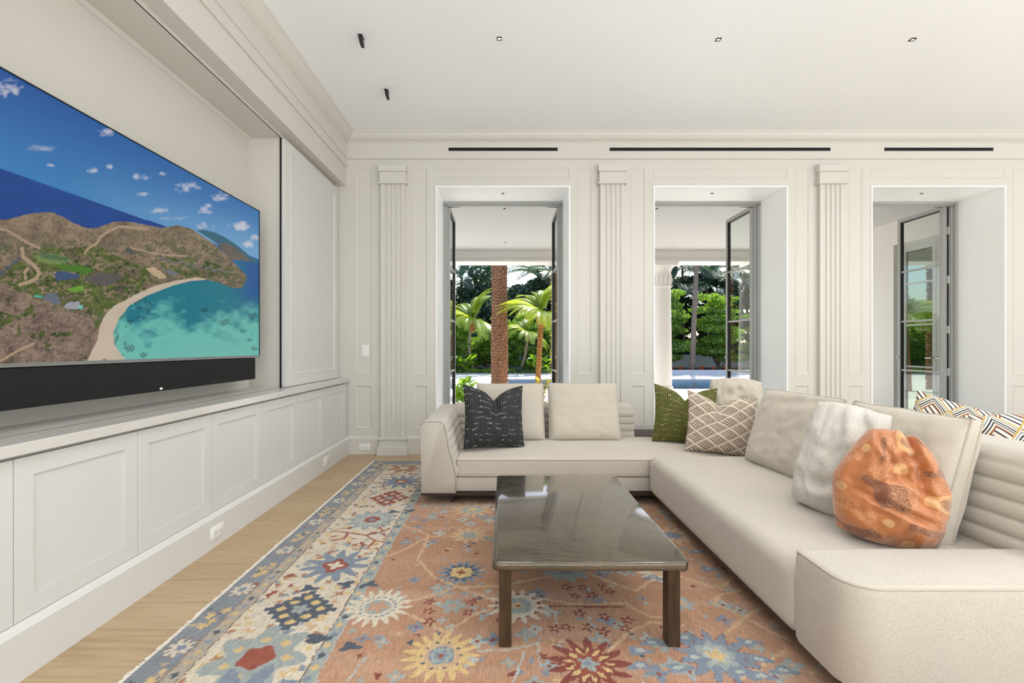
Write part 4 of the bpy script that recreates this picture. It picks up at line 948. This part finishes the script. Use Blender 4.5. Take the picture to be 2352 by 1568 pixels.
# back cushions of the long section (facing the television)
pillow('back_cushion', .70, .52, .15, 'cushion_fabric', (1.71, 2.87, .362), R(-90 + 4), R(17), 'beige back cushion between the zigzag pillow and the white pillow', 'cushion', BC, pinch=.02, wr=.016, seed=6, box=.05, piping='piping', square=4, power=.55, rnd=.06, creases=((.1, .75, .2, .012, .12),))
pillow('back_cushion', .62, .52, .165, 'cushion_fabric', (1.715, 2.125, .362), R(-90), R(15), 'beige back cushion behind the white and orange pillows', 'cushion', BC, pinch=.02, wr=.016, seed=8, box=.05, piping='piping', square=4, power=.55, rnd=.05, creases=((-.3, .7, -.2, .012, .12),))
pillow('back_cushion', .43, .54, .20, 'cushion_fabric', (1.925, 3.86, .362), R(-22), R(10), 'beige back cushion in the sofa corner behind the green and zigzag pillows', 'cushion', BC, pinch=.03, wr=.02, seed=12, square=4, power=.5, rnd=.35, creases=((0, .55, .45, .02, .12),))
# throw pillows
pillow('throw_pillow', .50, .50, .17, 'velvet_grey', (-.075, 3.64, .352), R(16), R(14), 'charcoal crushed velvet pillow with pale dashes and a karate-chop dent', 'pillow', chop=.105, seed=3, wr=.012, n=72, roll=R(2.5), pinch=.07)
pillow('throw_pillow', .50, .475, .17, 'velvet_green', (1.465, 3.80, .356), R(-14), R(12), 'olive green velvet pillow with pale dashes and dented top', 'pillow', chop=.10, seed=5, wr=.012, n=72, roll=R(3), pinch=.07)
pillow('throw_pillow', .50, .455, .16, 'zigzag_fine', (1.60, 3.465, .348), R(-12), R(16), 'zigzag patterned pillow leaning before the green velvet pillow', 'pillow', chop=.075, seed=7, wr=.012, n=72, roll=R(6), pinch=.07, chopx=-.08)
pillow('throw_pillow', .33, .53, .21, 'boucle', (1.472, 2.15, .376), R(-60), R(13), 'white boucle pillow leaning between two beige back cushions', 'pillow', seed=9, wr=.02, n=72, roll=R(8), pinch=.03, rnd=.3, square=3, creases=((.1, -.45, .1, .03, .1), (.55, .65, -.9, .025, .12)))
pillow('throw_pillow', .37, .46, .25, 'orange_silk', (1.49, 1.825, .374), R(-26), R(10), 'burnt orange silk pillow with tan embroidered patches', 'pillow', chop=.02, seed=11, wr=.028, n=84, roll=R(6), pinch=.0, rnd=.5, sack=.48, square=2.6, chopx=.45, creases=((0, -.32, -.25, .028, .05), (.1, .5, .35, .03, .06), (-.3, .6, -.7, .02, .06), (.4, .05, -.5, .012, .05), (-.35, .0, .5, .012, .05)))
pillow('throw_pillow', .48, .405, .18, 'zigzag_bold', (2.48, 2.62, .445), R(-28), R(8), 'bold zigzag pillow whose corner peeks over the sofa backrest', 'pillow', seed=13, wr=.012, roll=R(18), pinch=.06)
pillow('throw_pillow', .50, .435, .20, 'zigzag_bold', (2.64, 2.24, .402), R(-16), R(10), 'bold zigzag pillow next to the one behind the sofa backrest corner', 'pillow', seed=15, wr=.012, roll=R(-6), pinch=.05)

# ------------------------------------------------------------------ loggia
ZL, YL = 3.02, 9.35
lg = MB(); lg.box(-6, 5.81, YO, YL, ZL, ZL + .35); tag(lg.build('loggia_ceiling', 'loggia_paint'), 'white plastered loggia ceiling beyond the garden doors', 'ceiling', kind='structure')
bmm = MB(); bmm.box(-6, 5.95, 8.98, YL, 2.83, ZL); bmm.box(-6, 5.95, 8.95, YL + .03, 2.795, 2.83); tag(bmm.build('loggia_beam', 'column_paint', bevel=.004), 'white beam carried by the loggia columns', 'beam', kind='structure')
lw_ = MB(); yd0, yd1, zd = 5.70, 6.95, 2.67
lw_.box(5.81, 5.97, yd1, YL, -.03, ZL + .2); lw_.box(5.81, 5.97, YO, yd0, -.03, ZL + .2); lw_.box(5.81, 5.97, yd0, yd1, zd, ZL + .2)
tag(lw_.build('wall_loggia', 'column_paint'), 'white end wall of the loggia with a glazed door', 'wall', kind='structure')
d4 = empty('door_4'); tag(d4, 'closed white framed glass door in the loggia end wall', 'door', kind='structure')
xg = 5.92
f = MB(); f.box(xg - .03, xg + .04, yd0, yd0 + .05, 0, zd); f.box(xg - .03, xg + .04, yd1 - .05, yd1, 0, zd); f.box(xg - .03, xg + .04, yd0 + .05, yd1 - .05, zd - .06, zd); f.build('frame', 'loggia_paint', d4)
for ya, yb_ in ((yd0 + .05, 6.36), (6.365, yd1 - .05)):
    m = MB(); s_ = .055; m.box(xg - .02, xg + .02, ya, ya + s_, .02, zd - .06); m.box(xg - .02, xg + .02, yb_ - s_, yb_, .02, zd - .06); m.box(xg - .02, xg + .02, ya + s_, yb_ - s_, .02, .2); m.box(xg - .02, xg + .02, ya + s_, yb_ - s_, zd - .13, zd - .06)
    zz_ = [.2, .87, 1.47, 2.07, zd - .13]
    for z in zz_[1:4]: m.box(xg - .015, xg + .015, ya + s_, yb_ - s_, z - .012, z + .012)
    lf = m.build('leaf', 'loggia_paint', d4)
    for z0_, z1_ in zip(zz_[:-1], zz_[1:]): B('pane', 'glass_tinted', lf, xg - .003, xg + .003, ya + s_, yb_ - s_, z0_ + .012, z1_ - .012)
    h = MB(); yh = 6.36 + (.03 if ya > 6.3 else -.03); h.tube([(xg - .02, yh, 1.0), (xg - .06, yh, 1.0), (xg - .06, yh + (.1 if ya > 6.3 else -.1), 1.0)], .008, 8); h.build('handle', 'hinge_metal', lf)
m = MB(); m.box(7.6, 7.7, YO, YL, 0, ZL); m.box(5.97, 7.7, YL - .1, YL, 0, ZL); m.box(5.97, 7.7, YO, YL, -.03, 0); m.box(5.97, 7.7, YO, YL, ZL, ZL + .2)
tag(m.build('wall_side_room', 'inner_room'), 'plain walls of the side room behind the loggia door', 'wall', kind='structure')
for i, (x, y) in enumerate((((1159 - CX) * 6.3 / F, 6.29), ((1161 - CX) * 8.3 / F, 8.3), ((1508 - CX) * 6.3 / F, 6.29))):
    t = empty('loggia_downlight', (x, y, ZL)); tag(t, ('tiny black loggia ceiling light nearer the date palm garden door', 'tiny black loggia ceiling light close to the beam', 'tiny black loggia ceiling light before the pool garden door')[i], 'light')
    B('trim_ring', 'black_metal', t, -.016, .016, -.016, .016, -.004, 0); B('lens', 'slot_black', t, -.01, .01, -.01, .01, -.006, -.004)
def lathe(m, prof, x, y, k_=32):
    m.rings([[(x + r * math.cos(2 * math.pi * j / k_), y + r * math.sin(2 * math.pi * j / k_), z) for j in range(k_)] for r, z in prof])
def column(x, y, label):
    t = empty('column', (x, y, -.03)); tag(t, label, 'column', 'loggia columns')
    m = MB(); lathe(m, [(.168, .42), (.172, .45), (.170, .9), (.162, 1.6), (.15, 2.36)], 0, 0); m.build('shaft', 'column_paint', t, smooth=40)
    m = MB(); m.box(-.215, .215, -.215, .215, 0, .26); lathe(m, [(.21, .26), (.222, .285), (.222, .31), (.21, .335), (.19, .345), (.186, .365), (.2, .38), (.2, .395), (.185, .41), (.17, .43)], 0, 0); m.build('base', 'column_paint', t, smooth=35)
    m = MB(); lathe(m, [(.15, 2.34), (.165, 2.35), (.168, 2.365), (.165, 2.38), (.152, 2.39), (.155, 2.66), (.165, 2.675), (.17, 2.70), (.205, 2.745), (.208, 2.76)], 0, 0); m.box(-.222, .222, -.222, .222, 2.76, 2.80); m.box(-.235, .235, -.235, .235, 2.80, 2.826)
    c_ = m.build('capital', 'column_paint', t, smooth=35)
    for j in range(12):
        a = 2 * math.pi * j / 12; o = MB(); ca, sa = math.cos(a), math.sin(a)
        def P(r, w, z): return (r * ca - w * sa, r * sa + w * ca, z)
        o.rings([[P(.152, -.026, 2.41), P(.152, .026, 2.41), P(.163, .026, 2.41), P(.163, -.026, 2.41)], [P(.152, -.032, 2.52), P(.152, .032, 2.52), P(.166, .032, 2.52), P(.166, -.032, 2.52)], [P(.153, -.016, 2.60), P(.153, .016, 2.60), P(.168, .016, 2.60), P(.168, -.016, 2.60)]]); o.build('carved_leaf', 'column_paint', c_)
column(1.185, 9.18, 'white round loggia column wrapped in a leafy vine'); column(3.125, 9.18, 'white round loggia column with carved capital seen through the pool garden door'); column(-2.9, 9.18, 'white round loggia column behind the panelled wall near the television')

# ------------------------------------------------------------------ terrace, pool, planting bed
PXL, PY0, PY1 = .1, 13.2, 17.3
m = MB(); m.box(-12, 18, YO, PY0, -.3, -.03); m.box(-12, PXL, PY0, PY1, -.3, -.03); m.box(-12, 18, PY1, 20.0, -.3, -.03)
tag(m.build('terrace', 'terrace_stone'), 'pale stone terrace around the pool', 'terrace', kind='structure')
m = MB(); m.box(PXL, 18, PY0, PY1, -1.2, -1.0); m.box(PXL, PXL + .02, PY0, PY1, -1.0, -.05); m.box(PXL, 18, PY0, PY0 + .02, -1.0, -.05); m.box(PXL, 18, PY1 - .02, PY1, -1.0, -.05)
pool = m.build('pool_basin', 'garden_wall'); tag(pool, 'rectangular swimming pool set into the terrace', 'pool', kind='structure')
me = np_mesh('water', np.array([(PXL, PY0, -.11), (18, PY0, -.11), (18, PY1, -.11), (PXL, PY1, -.11)]), np.array([[0, 1, 2, 3]]), 'pool_water'); link(bpy.data.objects.new('water', me), pool)
m = MB(); m.box(-16, 18, 20.2, 23.6, -.3, .12); tag(m.build('planting_bed', 'soil'), 'dark soil planting bed along the garden wall', 'ground', kind='structure')
m = MB(); m.box(4.6, 18, 20.0, 20.2, -.3, .17); m.box(-16, 4.6, 20.0, 20.2, -.3, .02); tag(m.build('planter_kerb', 'garden_wall'), 'low pale kerb edging the planting bed', 'kerb', kind='structure')
m = MB(); m.box(-16, 18, 23.6, 23.8, -.3, .76); tag(m.build('wall_garden', 'garden_wall'), 'low pale garden boundary wall behind the shrubs', 'wall', kind='structure')
m = MB(); m.box(-40, 50, 23.8, 80, -.4, -.1); tag(m.build('ground_beyond', 'soil'), 'ground beyond the garden wall', 'ground', kind='structure')

# ------------------------------------------------------------------ plants
def leaf_cloud(n, shapes, size, seed, up=.35, aspect=.5):
    """diamond leaves scattered through ellipsoids [(cx,cy,cz,rx,ry,rz)]"""
    g = np.random.default_rng(seed); wts = np.array([s[3] * s[4] * s[5] for s in shapes]) ** .66; wts /= wts.sum(); pk = g.choice(len(shapes), n, p=wts); S_ = np.array(shapes)[pk]
    d = g.normal(size=(n, 3)); d /= np.linalg.norm(d, axis=1)[:, None]; r = 1 - np.abs(g.normal(0, .22, n)); r = np.clip(r, .15, 1.06)
    p = S_[:, :3] + d * r[:, None] * S_[:, 3:]
    nrm = d * .6 + g.normal(size=(n, 3)) * .7 + np.array([0, 0, up]); nrm /= np.linalg.norm(nrm, axis=1)[:, None]
    t = np.cross(nrm, g.normal(size=(n, 3))); t /= np.linalg.norm(t, axis=1)[:, None]; b = np.cross(nrm, t)
    L = size * g.uniform(.6, 1.3, n)[:, None]; W = L * aspect
    v = np.stack([p - t * L * .5, p + b * W * .5 + nrm * L * .06, p + t * L * .5, p - b * W * .5 + nrm * L * .06], 1).reshape(-1, 3)
    return v, np.arange(4 * n).reshape(n, 4), np.repeat(g.random(n) ** 1.3, 4)
def twigs(shapes, seed):
    g = random.Random(seed); m = MB()
    for s in shapes[:6]:
        for _ in range(3): m.tube([(0, 0, 0), (s[0] * .5 + g.uniform(-.1, .1), s[1] * .5, s[2] * .5), (s[0] + g.uniform(-.3, .3) * s[3], s[1] + g.uniform(-.3, .3) * s[4], s[2] + .5 * s[5])], [.03, .02, .006], 5)
    return m
def shrub_mesh(shapes, n, size, mat, seed, **kw):
    v, f, va = leaf_cloud(n, shapes, size, seed, **kw); return np_mesh('foliage', v, f, mat, var=va)
def blobs(h, r, n, seed, z0=.25):
    g = random.Random(seed); return [(g.uniform(-.45, .45) * r, g.uniform(-.45, .45) * r, z0 + (h - z0) * (i + .5) / n + g.uniform(-.08, .08), r * g.uniform(.55, .8) * (1.05 - .35 * (i / n) ** 2), r * g.uniform(.55, .8) * (1.05 - .35 * (i / n) ** 2), (h - z0) / n * g.uniform(.8, 1.1)) for i in range(n)]
hedge_sets = [(blobs(2.5, .95, 11, 70 + i), i) for i in range(3)]
hedge_me = [(shrub_mesh(b, 7000, .125, 'hedge_leaf', 80 + i), twigs(b, i).mesh('stems')) for b, i in hedge_sets]
for a, b in hedge_me: b.materials.append(M['grey_bark'])
def shrub(name, pair, loc, scale, rz, label, cat, group=None):
    t = empty(name, loc, rz); t.scale = scale; tag(t, label, cat, group)
    link(bpy.data.objects.new('foliage', pair[0]), t); link(bpy.data.objects.new('stems', pair[1]), t); return t
for i, x in enumerate(np.linspace(-14.2, 3.9, 20)):
    shrub('hedge_shrub', hedge_me[i % 3], (x, 22.1 + .25 * math.sin(i * 2.3), .1), (.84, .84, .93 + .12 * math.sin(i * 1.7)), i * 1.3, 'glossy green hedge shrub ' + next(l for lim, l in ((-5.5, 'towards the unseen end of the planting bed'), (-2.3, 'beyond the leafy groundcover plant'), (-.95, 'right behind the thin-trunked dwarf palm'), (.2, 'behind the massive date palm trunk'), (1.15, 'behind the slanting dwarf palm'), (2.3, 'behind the golden-trunked dwarf palm'), (99, 'beyond the vine-wrapped column')) if x < lim), 'shrub', 'glossy green hedge shrubs')
big_me = []
for i in range(2):
    b = blobs(3.6, 1.15, 16, 90 + i, .45); q = (shrub_mesh(b, 9500, .14, 'hedge_leaf', 95 + i), twigs(b, 50 + i).mesh('stems')); q[1].materials.append(M['grey_bark']); big_me.append(q)
for i, (x, y, s, lab) in enumerate(((7.72, 21.95, 1.03, 'tall bright green bush beside the white loggia column'), (10.0, 21.7, .98, 'tall bright green bush on the open glass door side of the leaning trunk'), (12.4, 21.8, 1.0, 'tall green bush showing through the glass of the pool garden door'), (5.4, 21.8, .9, 'tall green bush hidden partly by the white column'))):
    shrub('tall_bush', big_me[i % 2], (x, y, .1), (1, 1, s), i * 2.1, lab, 'bush', 'tall bushes by the pool')
dark_me = []
for i in range(2):
    b = blobs(4.6, 1.8, 12, 110 + i, .1); q = (shrub_mesh(b, 9000, .24, 'dark_palm_leaf', 115 + i), twigs(b, 60 + i).mesh('stems')); q[1].materials.append(M['grey_bark']); dark_me.append(q)
for i, x in enumerate(np.linspace(-8, 20, 22)):
    shrub('dark_shrub', dark_me[i % 2], (x, (26.0 if i % 2 else 28.6) + .2 * math.sin(i * 1.9), -.1), (.88, .88, (1.06 if i % 2 else 1.14) + .16 * math.sin(i * 2.7)), i * 1.1, 'dark green tree mass beyond the garden wall, behind the ' + ('dwarf palms' if x < 4.5 else 'pool bushes'), 'tree', 'dark trees behind the ' + ('dwarf palms' if x < 4.5 else 'pool bushes'))

def frond_mesh(name, L, nl, lmax, wl, droop, lift, mat, seed, fold=.5, sweep=.7):
    g = np.random.default_rng(seed); V_ = []; Fc = []; va = []
    def pt(t): return np.array([L * t * (1 - .12 * t), 0, lift * L * t - droop * L * t * t])
    ts = np.linspace(0, 1, 14)
    for i in range(13):                       # rachis
        a, b = pt(ts[i]), pt(ts[i + 1]); w0, w1 = .012 * L * (1 - ts[i]) + .003, .012 * L * (1 - ts[i + 1]) + .003; k_ = len(V_)
        V_ += [a + (0, w0, 0), b + (0, w1, 0), b - (0, w1, 0), a - (0, w0, 0)]; Fc.append((k_, k_ + 1, k_ + 2, k_ + 3)); va += [.9] * 4
    for sgn in (-1, 1):
        for i in range(nl):
            t = .12 + .88 * (i + g.uniform(-.3, .3)) / nl; t = min(max(t, .1), 1); p = pt(t); q = pt(min(t + .02, 1.02)) - pt(t - .0); q /= np.linalg.norm(q) + 1e-9
            l = lmax * (math.sin(math.pi * min(1, t * .78 + .17)) ** .7) * g.uniform(.85, 1.1)
            side = np.array([0, sgn, 0]); d1 = q * sweep + side * .75 + np.array([0, 0, fold * .6]); d1 /= np.linalg.norm(d1); d2 = d1 + np.array([0, 0, -.9 * fold - .25]) + q * .2; d2 /= np.linalg.norm(d2)
            m1 = p + d1 * l * .5; e = m1 + d2 * l * .5; wv = q * wl; k_ = len(V_)
            V_ += [p - wv * .5, p + wv * .5, m1 + wv * .55, m1 - wv * .55, e + wv * .08, e - wv * .08]; Fc += [(k_, k_ + 1, k_ + 2, k_ + 3), (k_ + 3, k_ + 2, k_ + 4, k_ + 5)]; r_ = g.random(); va += [r_] * 6
    return np_mesh(name, np.array(V_), np.array(Fc), mat, var=np.array(va))
def palm(name, base, top, r0, r1, fronds, nf, label, bark, bulb=None, group=None, fscale=1, seed=1, bend=.0, elev=(-25, 80), rings=26, ridge=.0):
    t = empty(name, base); tag(t, label, 'palm', group); m = MB(); g = random.Random(seed)
    d = Vector(top) - Vector(base); pts = []; rr = []
    for i in range(rings):
        s = i / (rings - 1); p = d * s + Vector((bend * math.sin(math.pi * s), 0, 0)); pts.append(p); rr.append((r0 + (r1 - r0) * s) * (1 + ridge * (1 if i % 2 else -1)))
    m.tube(pts, rr, 12).build('trunk', bark, t, smooth=True)
    if bulb:
        b = MB(); hb, rb = bulb; lathe(b, [(r1, d.z - hb), (rb * .75, d.z - hb * .75), (rb, d.z - hb * .4), (rb * .9, d.z - hb * .1), (rb * .5, d.z + .06)], d.x, d.y, 14); b.build('crown_shaft', 'brown_bark', t, smooth=True)
    for i in range(nf):
        me = fronds[i % len(fronds)]; o = bpy.data.objects.new('frond', me); e = elev[0] + (elev[1] - elev[0]) * ((i * .618) % 1); s = fscale * g.uniform(.85, 1.1)
        o.location = d; o.rotation_euler = Euler((R(g.uniform(-15, 15)), -R(e), i * 2.39996 + g.uniform(-.2, .2)), 'XYZ'); o.scale = (s, s, s); link(o, t)
    return t
pyg = [frond_mesh('frond', 1.45, 64, .30, .012, .72, .42, 'palm_leaf', 200 + i, fold=.35) for i in range(2)]
palm('dwarf_palm', (.90, 12.6, -.03), (1.0, 12.6, 2.0), .075, .075, pyg, 46, 'dwarf date palm with golden trunk next to the vine-wrapped column', 'brown_bark', (.335, .146), fscale=.88, seed=3, rings=60, ridge=.06)
palm('dwarf_palm', (-1.36, 20.6, .1), (-1.40, 20.6, 2.25), .06, .055, pyg, 48, 'dwarf date palm with thin grey trunk by the leafy groundcover', 'grey_bark', (.45, .17), fscale=1.3, seed=5, bend=-.16)
palm('dwarf_palm', (.72, 20.6, .1), (1.04, 20.6, 1.72), .07, .055, pyg, 36, 'short dwarf palm with slanting trunk above the dark boulder', 'grey_bark', (.36, .13), fscale=.92, seed=8, bend=.07)
dkf = [frond_mesh('frond', 2.3, 26, .62, .055, .62, .25, 'dark_palm_leaf', 220 + i, fold=.55) for i in range(2)]
for i, (px, Yp, z, s) in enumerate(((1060, 26, 4.9, 1), (1105, 28, 4.6, .9), (1238, 27, 5.2, 1), (1268, 25.5, 5.0, .9), (1200, 30, 4.4, .8), (1545, 27, 5.0, 1), (1572, 26, 5.6, 1), (1618, 28, 5.4, .95), (1648, 26, 5.1, 1), (1685, 28, 5.6, 1), (1720, 27, 4.9, .9), (1530, 25, 4.4, .9), (1630, 25, 4.2, .85), (1590, 29, 4.7, .9), (1010, 27, 5.0, 1))):
    x = (px - CX) * Yp / F; palm('feathery_palm', (x, Yp, -.1), (x + .15 * math.sin(i * 3), Yp, z), .08, .06, dkf, 15, 'dark feathery palm standing against the sky behind the ' + ('dwarf palms' if x < 4.5 else 'pool bushes'), 'grey_bark', group='dark feathery palms behind the ' + ('dwarf palms' if x < 4.5 else 'pool bushes'), fscale=s, seed=30 + i, elev=(-20, 75), rings=8)
palm('leaning_palm', (8.30, 20.6, .1), (8.62, 20.6, 7.4), .125, .075, dkf, 14, 'tall slender palm trunk leaning between two tall bushes', 'grey_bark', fscale=1.1, seed=60, elev=(-10, 70), rings=90, ridge=.02)
# big date palm: trunk wrapped in old leaf bases
dp = empty('date_palm', (-.13, 12.88, -.03)); tag(dp, 'massive date palm trunk with shaggy brown bark by the pool', 'palm')
nth, nz_ = 110, 620; th = np.linspace(0, 2 * np.pi, nth, endpoint=False); z = np.linspace(0, 6.4, nz_); TH, ZZ = np.meshgrid(th, z, indexing='ij')
row = ZZ / .085 + .9 * vnoise(TH * 3.2, ZZ * 5, 71); fr_ = row - np.floor(row); cellx = TH / (2 * np.pi) * 12 + .5 * (np.floor(row) % 2); fx = np.abs(cellx - np.floor(cellx) - .5) * 2
rad = .205 + .012 * np.sin(ZZ * 1.7) + .036 * np.clip(fr_, 0, 1) ** 1.5 * (1 - fx ** 2 * .8) + .05 * (fbm(cellx * 3, row * 2.5, 74) - .5)
vt = np.stack([rad * np.cos(TH), rad * np.sin(TH), ZZ], -1).reshape(-1, 3); idx = np.arange(nth * nz_).reshape(nth, nz_); a = idx[:, :-1].ravel(); b = np.roll(idx, -1, 0)[:, :-1].ravel()
link(bpy.data.objects.new('trunk', np_mesh('trunk', vt, np.stack([a, b, b + 1, a + 1], 1), 'date_bark', smooth=True)), dp)
dtf = [frond_mesh('frond', 3.4, 44, .5, .035, .55, .35, 'dark_palm_leaf', 240 + i) for i in range(2)]
for i in range(20):
    o = bpy.data.objects.new('frond', dtf[i % 2]); o.location = (0, 0, 6.35); o.rotation_euler = (0, -R(-35 + 110 * ((i * .618) % 1)), i * 2.39996); link(o, dp)
# vine on the column
n = 900; g = np.random.default_rng(77); zv = g.uniform(0, 2.75, n); av = g.normal(math.pi, .75, n); rv_ = .2 + g.random(n) * .10 * (1.1 - .4 * zv / 2.75)
P = np.stack([1.185 + rv_ * np.cos(av), 9.18 + rv_ * np.sin(av), zv], 1); nr = np.stack([np.cos(av), np.sin(av), g.normal(.3, .4, n)], 1) + g.normal(size=(n, 3)) * .5; nr /= np.linalg.norm(nr, axis=1)[:, None]
tt = np.cross(nr, g.normal(size=(n, 3))); tt /= np.linalg.norm(tt, axis=1)[:, None]; bb_ = np.cross(nr, tt); L = g.uniform(.03, .065, n)[:, None]
vv_ = np.stack([P - tt * L * .5, P + bb_ * L * .32, P + tt * L * .5, P - bb_ * L * .32], 1).reshape(-1, 3)
vn = empty('climbing_vine', (0, 0, 0)); tag(vn, 'yellow green vine climbing the white loggia column', 'vine')
link(bpy.data.objects.new('foliage', np_mesh('foliage', vv_, np.arange(4 * n).reshape(n, 4), 'vine_leaf', var=np.repeat(g.random(n), 4))), vn)
m = MB()
for q in range(3): m.tube([(1.185 - .185 * math.cos(.5 * math.sin(i_ * .8 + q)), 9.18 - .185 * math.sin(.5 * math.sin(i_ * .8 + q)), i_ * .1 - .03) for i_ in range(28)], .007, 5)
m.build('stem', 'grey_bark', vn)
# big-leaved plants
def oval_leaf(L, W, mat):
    m = 7; V_ = []; F_ = []
    for i in range(m):
        t = i / (m - 1); w_ = W * math.sin(math.pi * min(1, .08 + .9 * t)) ** .7; V_ += [(L * t, -w_, .18 * w_ - .25 * L * t * t), (L * t, 0, -.25 * L * t * t), (L * t, w_, .18 * w_ - .25 * L * t * t)]
    for i in range(m - 1): F_ += [(3 * i, 3 * i + 3, 3 * i + 4, 3 * i + 1), (3 * i + 1, 3 * i + 4, 3 * i + 5, 3 * i + 2)]
    return np_mesh('leaf', np.array(V_), np.array(F_), mat, smooth=True, var=np.full(len(V_), .6))
olf = [oval_leaf(.16, .062, 'big_leaf'), oval_leaf(.30, .07, 'big_leaf'), oval_leaf(.12, .03, 'vine_leaf')]
def leafy(name, loc, nl, h, r, me, label, seed, cat='plant', sc_=1):
    t = empty(name, loc); tag(t, label, cat); g_ = random.Random(seed); st_ = MB()
    for i in range(nl):
        a = i * 2.4; zz2 = h * (.2 + .8 * g_.random()); rr_ = r * g_.uniform(.1, .6); p = Vector((rr_ * math.cos(a), rr_ * math.sin(a), zz2)); st_.tube([(p.x * .1, p.y * .1, 0), (p.x * .6, p.y * .6, zz2 * .6), p], .004, 4)
        o = bpy.data.objects.new('leaf', me); o.location = p; o.rotation_euler = (g_.uniform(-.6, .6), -R(g_.uniform(-10, 65)), a + g_.uniform(-.6, .6)); s = sc_ * g_.uniform(.8, 1.25); o.scale = (s, s, s); link(o, t)
    st_.build('stems', 'grey_bark', t)
leafy('broadleaf_plant', (-.74, 9.0, -.03), 60, .52, .34, olf[0], 'broad-leaved green plant showing beside the charcoal pillow', 1)
leafy('broadleaf_plant', (.72, 9.1, -.03), 46, .55, .20, olf[2], 'small yellow green plant at the foot of the vine-wrapped column', 2)
leafy('broadleaf_plant', (-1.80, 20.5, .11), 70, .55, .7, olf[1], 'low leafy plant at the foot of the thin dwarf palm', 3, sc_=1.2)
leafy('broadleaf_plant', (1.45, 20.35, .1), 60, .6, .6, olf[1], 'low leafy plant between the slanting palm and the golden trunk', 4, sc_=1.1)
# ground cover, boulder, bromeliads
v, f_, va = leaf_cloud(9000, [(-6 + 1.1 * i, 20.35, .10, .7, .35, .14) for i in range(10)], .075, 300); o = link(bpy.data.objects.new('groundcover', np_mesh('groundcover', v, f_, 'hedge_leaf', var=va))); tag(o, 'low green groundcover along the far pool deck', 'groundcover', kind='stuff')
m = MB(); lathe(m, [(.02, -.04), (.16, -.02), (.21, .06), (.19, .15), (.11, .21), (.02, .225)], .67, 20.31, 14); o = m.build('boulder', 'boulder', smooth=True); o.location = (0, 0, .1); tag(o, 'dark rounded boulder at the foot of the slanting palm', 'rock')
for i, (px, py, s) in enumerate(((1544, 850, .7), (1563, 851, 1.1), (1612, 851, 1), (1638, 853, .9), (1667, 850, 1.3), (1586, 852, .6), (1700, 851, 1))):
    x = (px - CX) * 20.3 / F; m = MB(); g_ = random.Random(i)
    for j in range(16):
        a = j * 2.4; l = .34 * s * g_.uniform(.7, 1.1); e = g_.uniform(.5, 1.4); ca, sa = math.cos(a), math.sin(a); w_ = .03 * s
        def Q(r, w, z): return (x + r * ca - w * sa, 20.32 + r * sa + w * ca, .115 + z)
        m.quad(Q(0, -w_, 0), Q(0, w_, 0), Q(l * .5 * math.cos(e), w_, l * .6 * math.sin(e)), Q(l * .5 * math.cos(e), -w_, l * .6 * math.sin(e))); m.quad(Q(l * .5 * math.cos(e), -w_, l * .6 * math.sin(e)), Q(l * .5 * math.cos(e), w_, l * .6 * math.sin(e)), Q(l * .95, .004, l * .7 * math.sin(e)), Q(l * .95, -.004, l * .7 * math.sin(e)))
    tag(m.build('bromeliad', 'orange_leaf', fix=False), ('small orange bromeliad beside the bush next to the white column', 'larger orange bromeliad beside the bush next to the white column', 'orange bromeliad between the leaning trunk and the next bush', 'small orange bromeliad at the foot of the bush beyond the leaning trunk', 'largest orange bromeliad near the open glass door edge', 'smallest orange bromeliad at the foot of the leaning trunk', 'orange bromeliad showing through the open glass door')[i], 'plant', 'orange bromeliads')
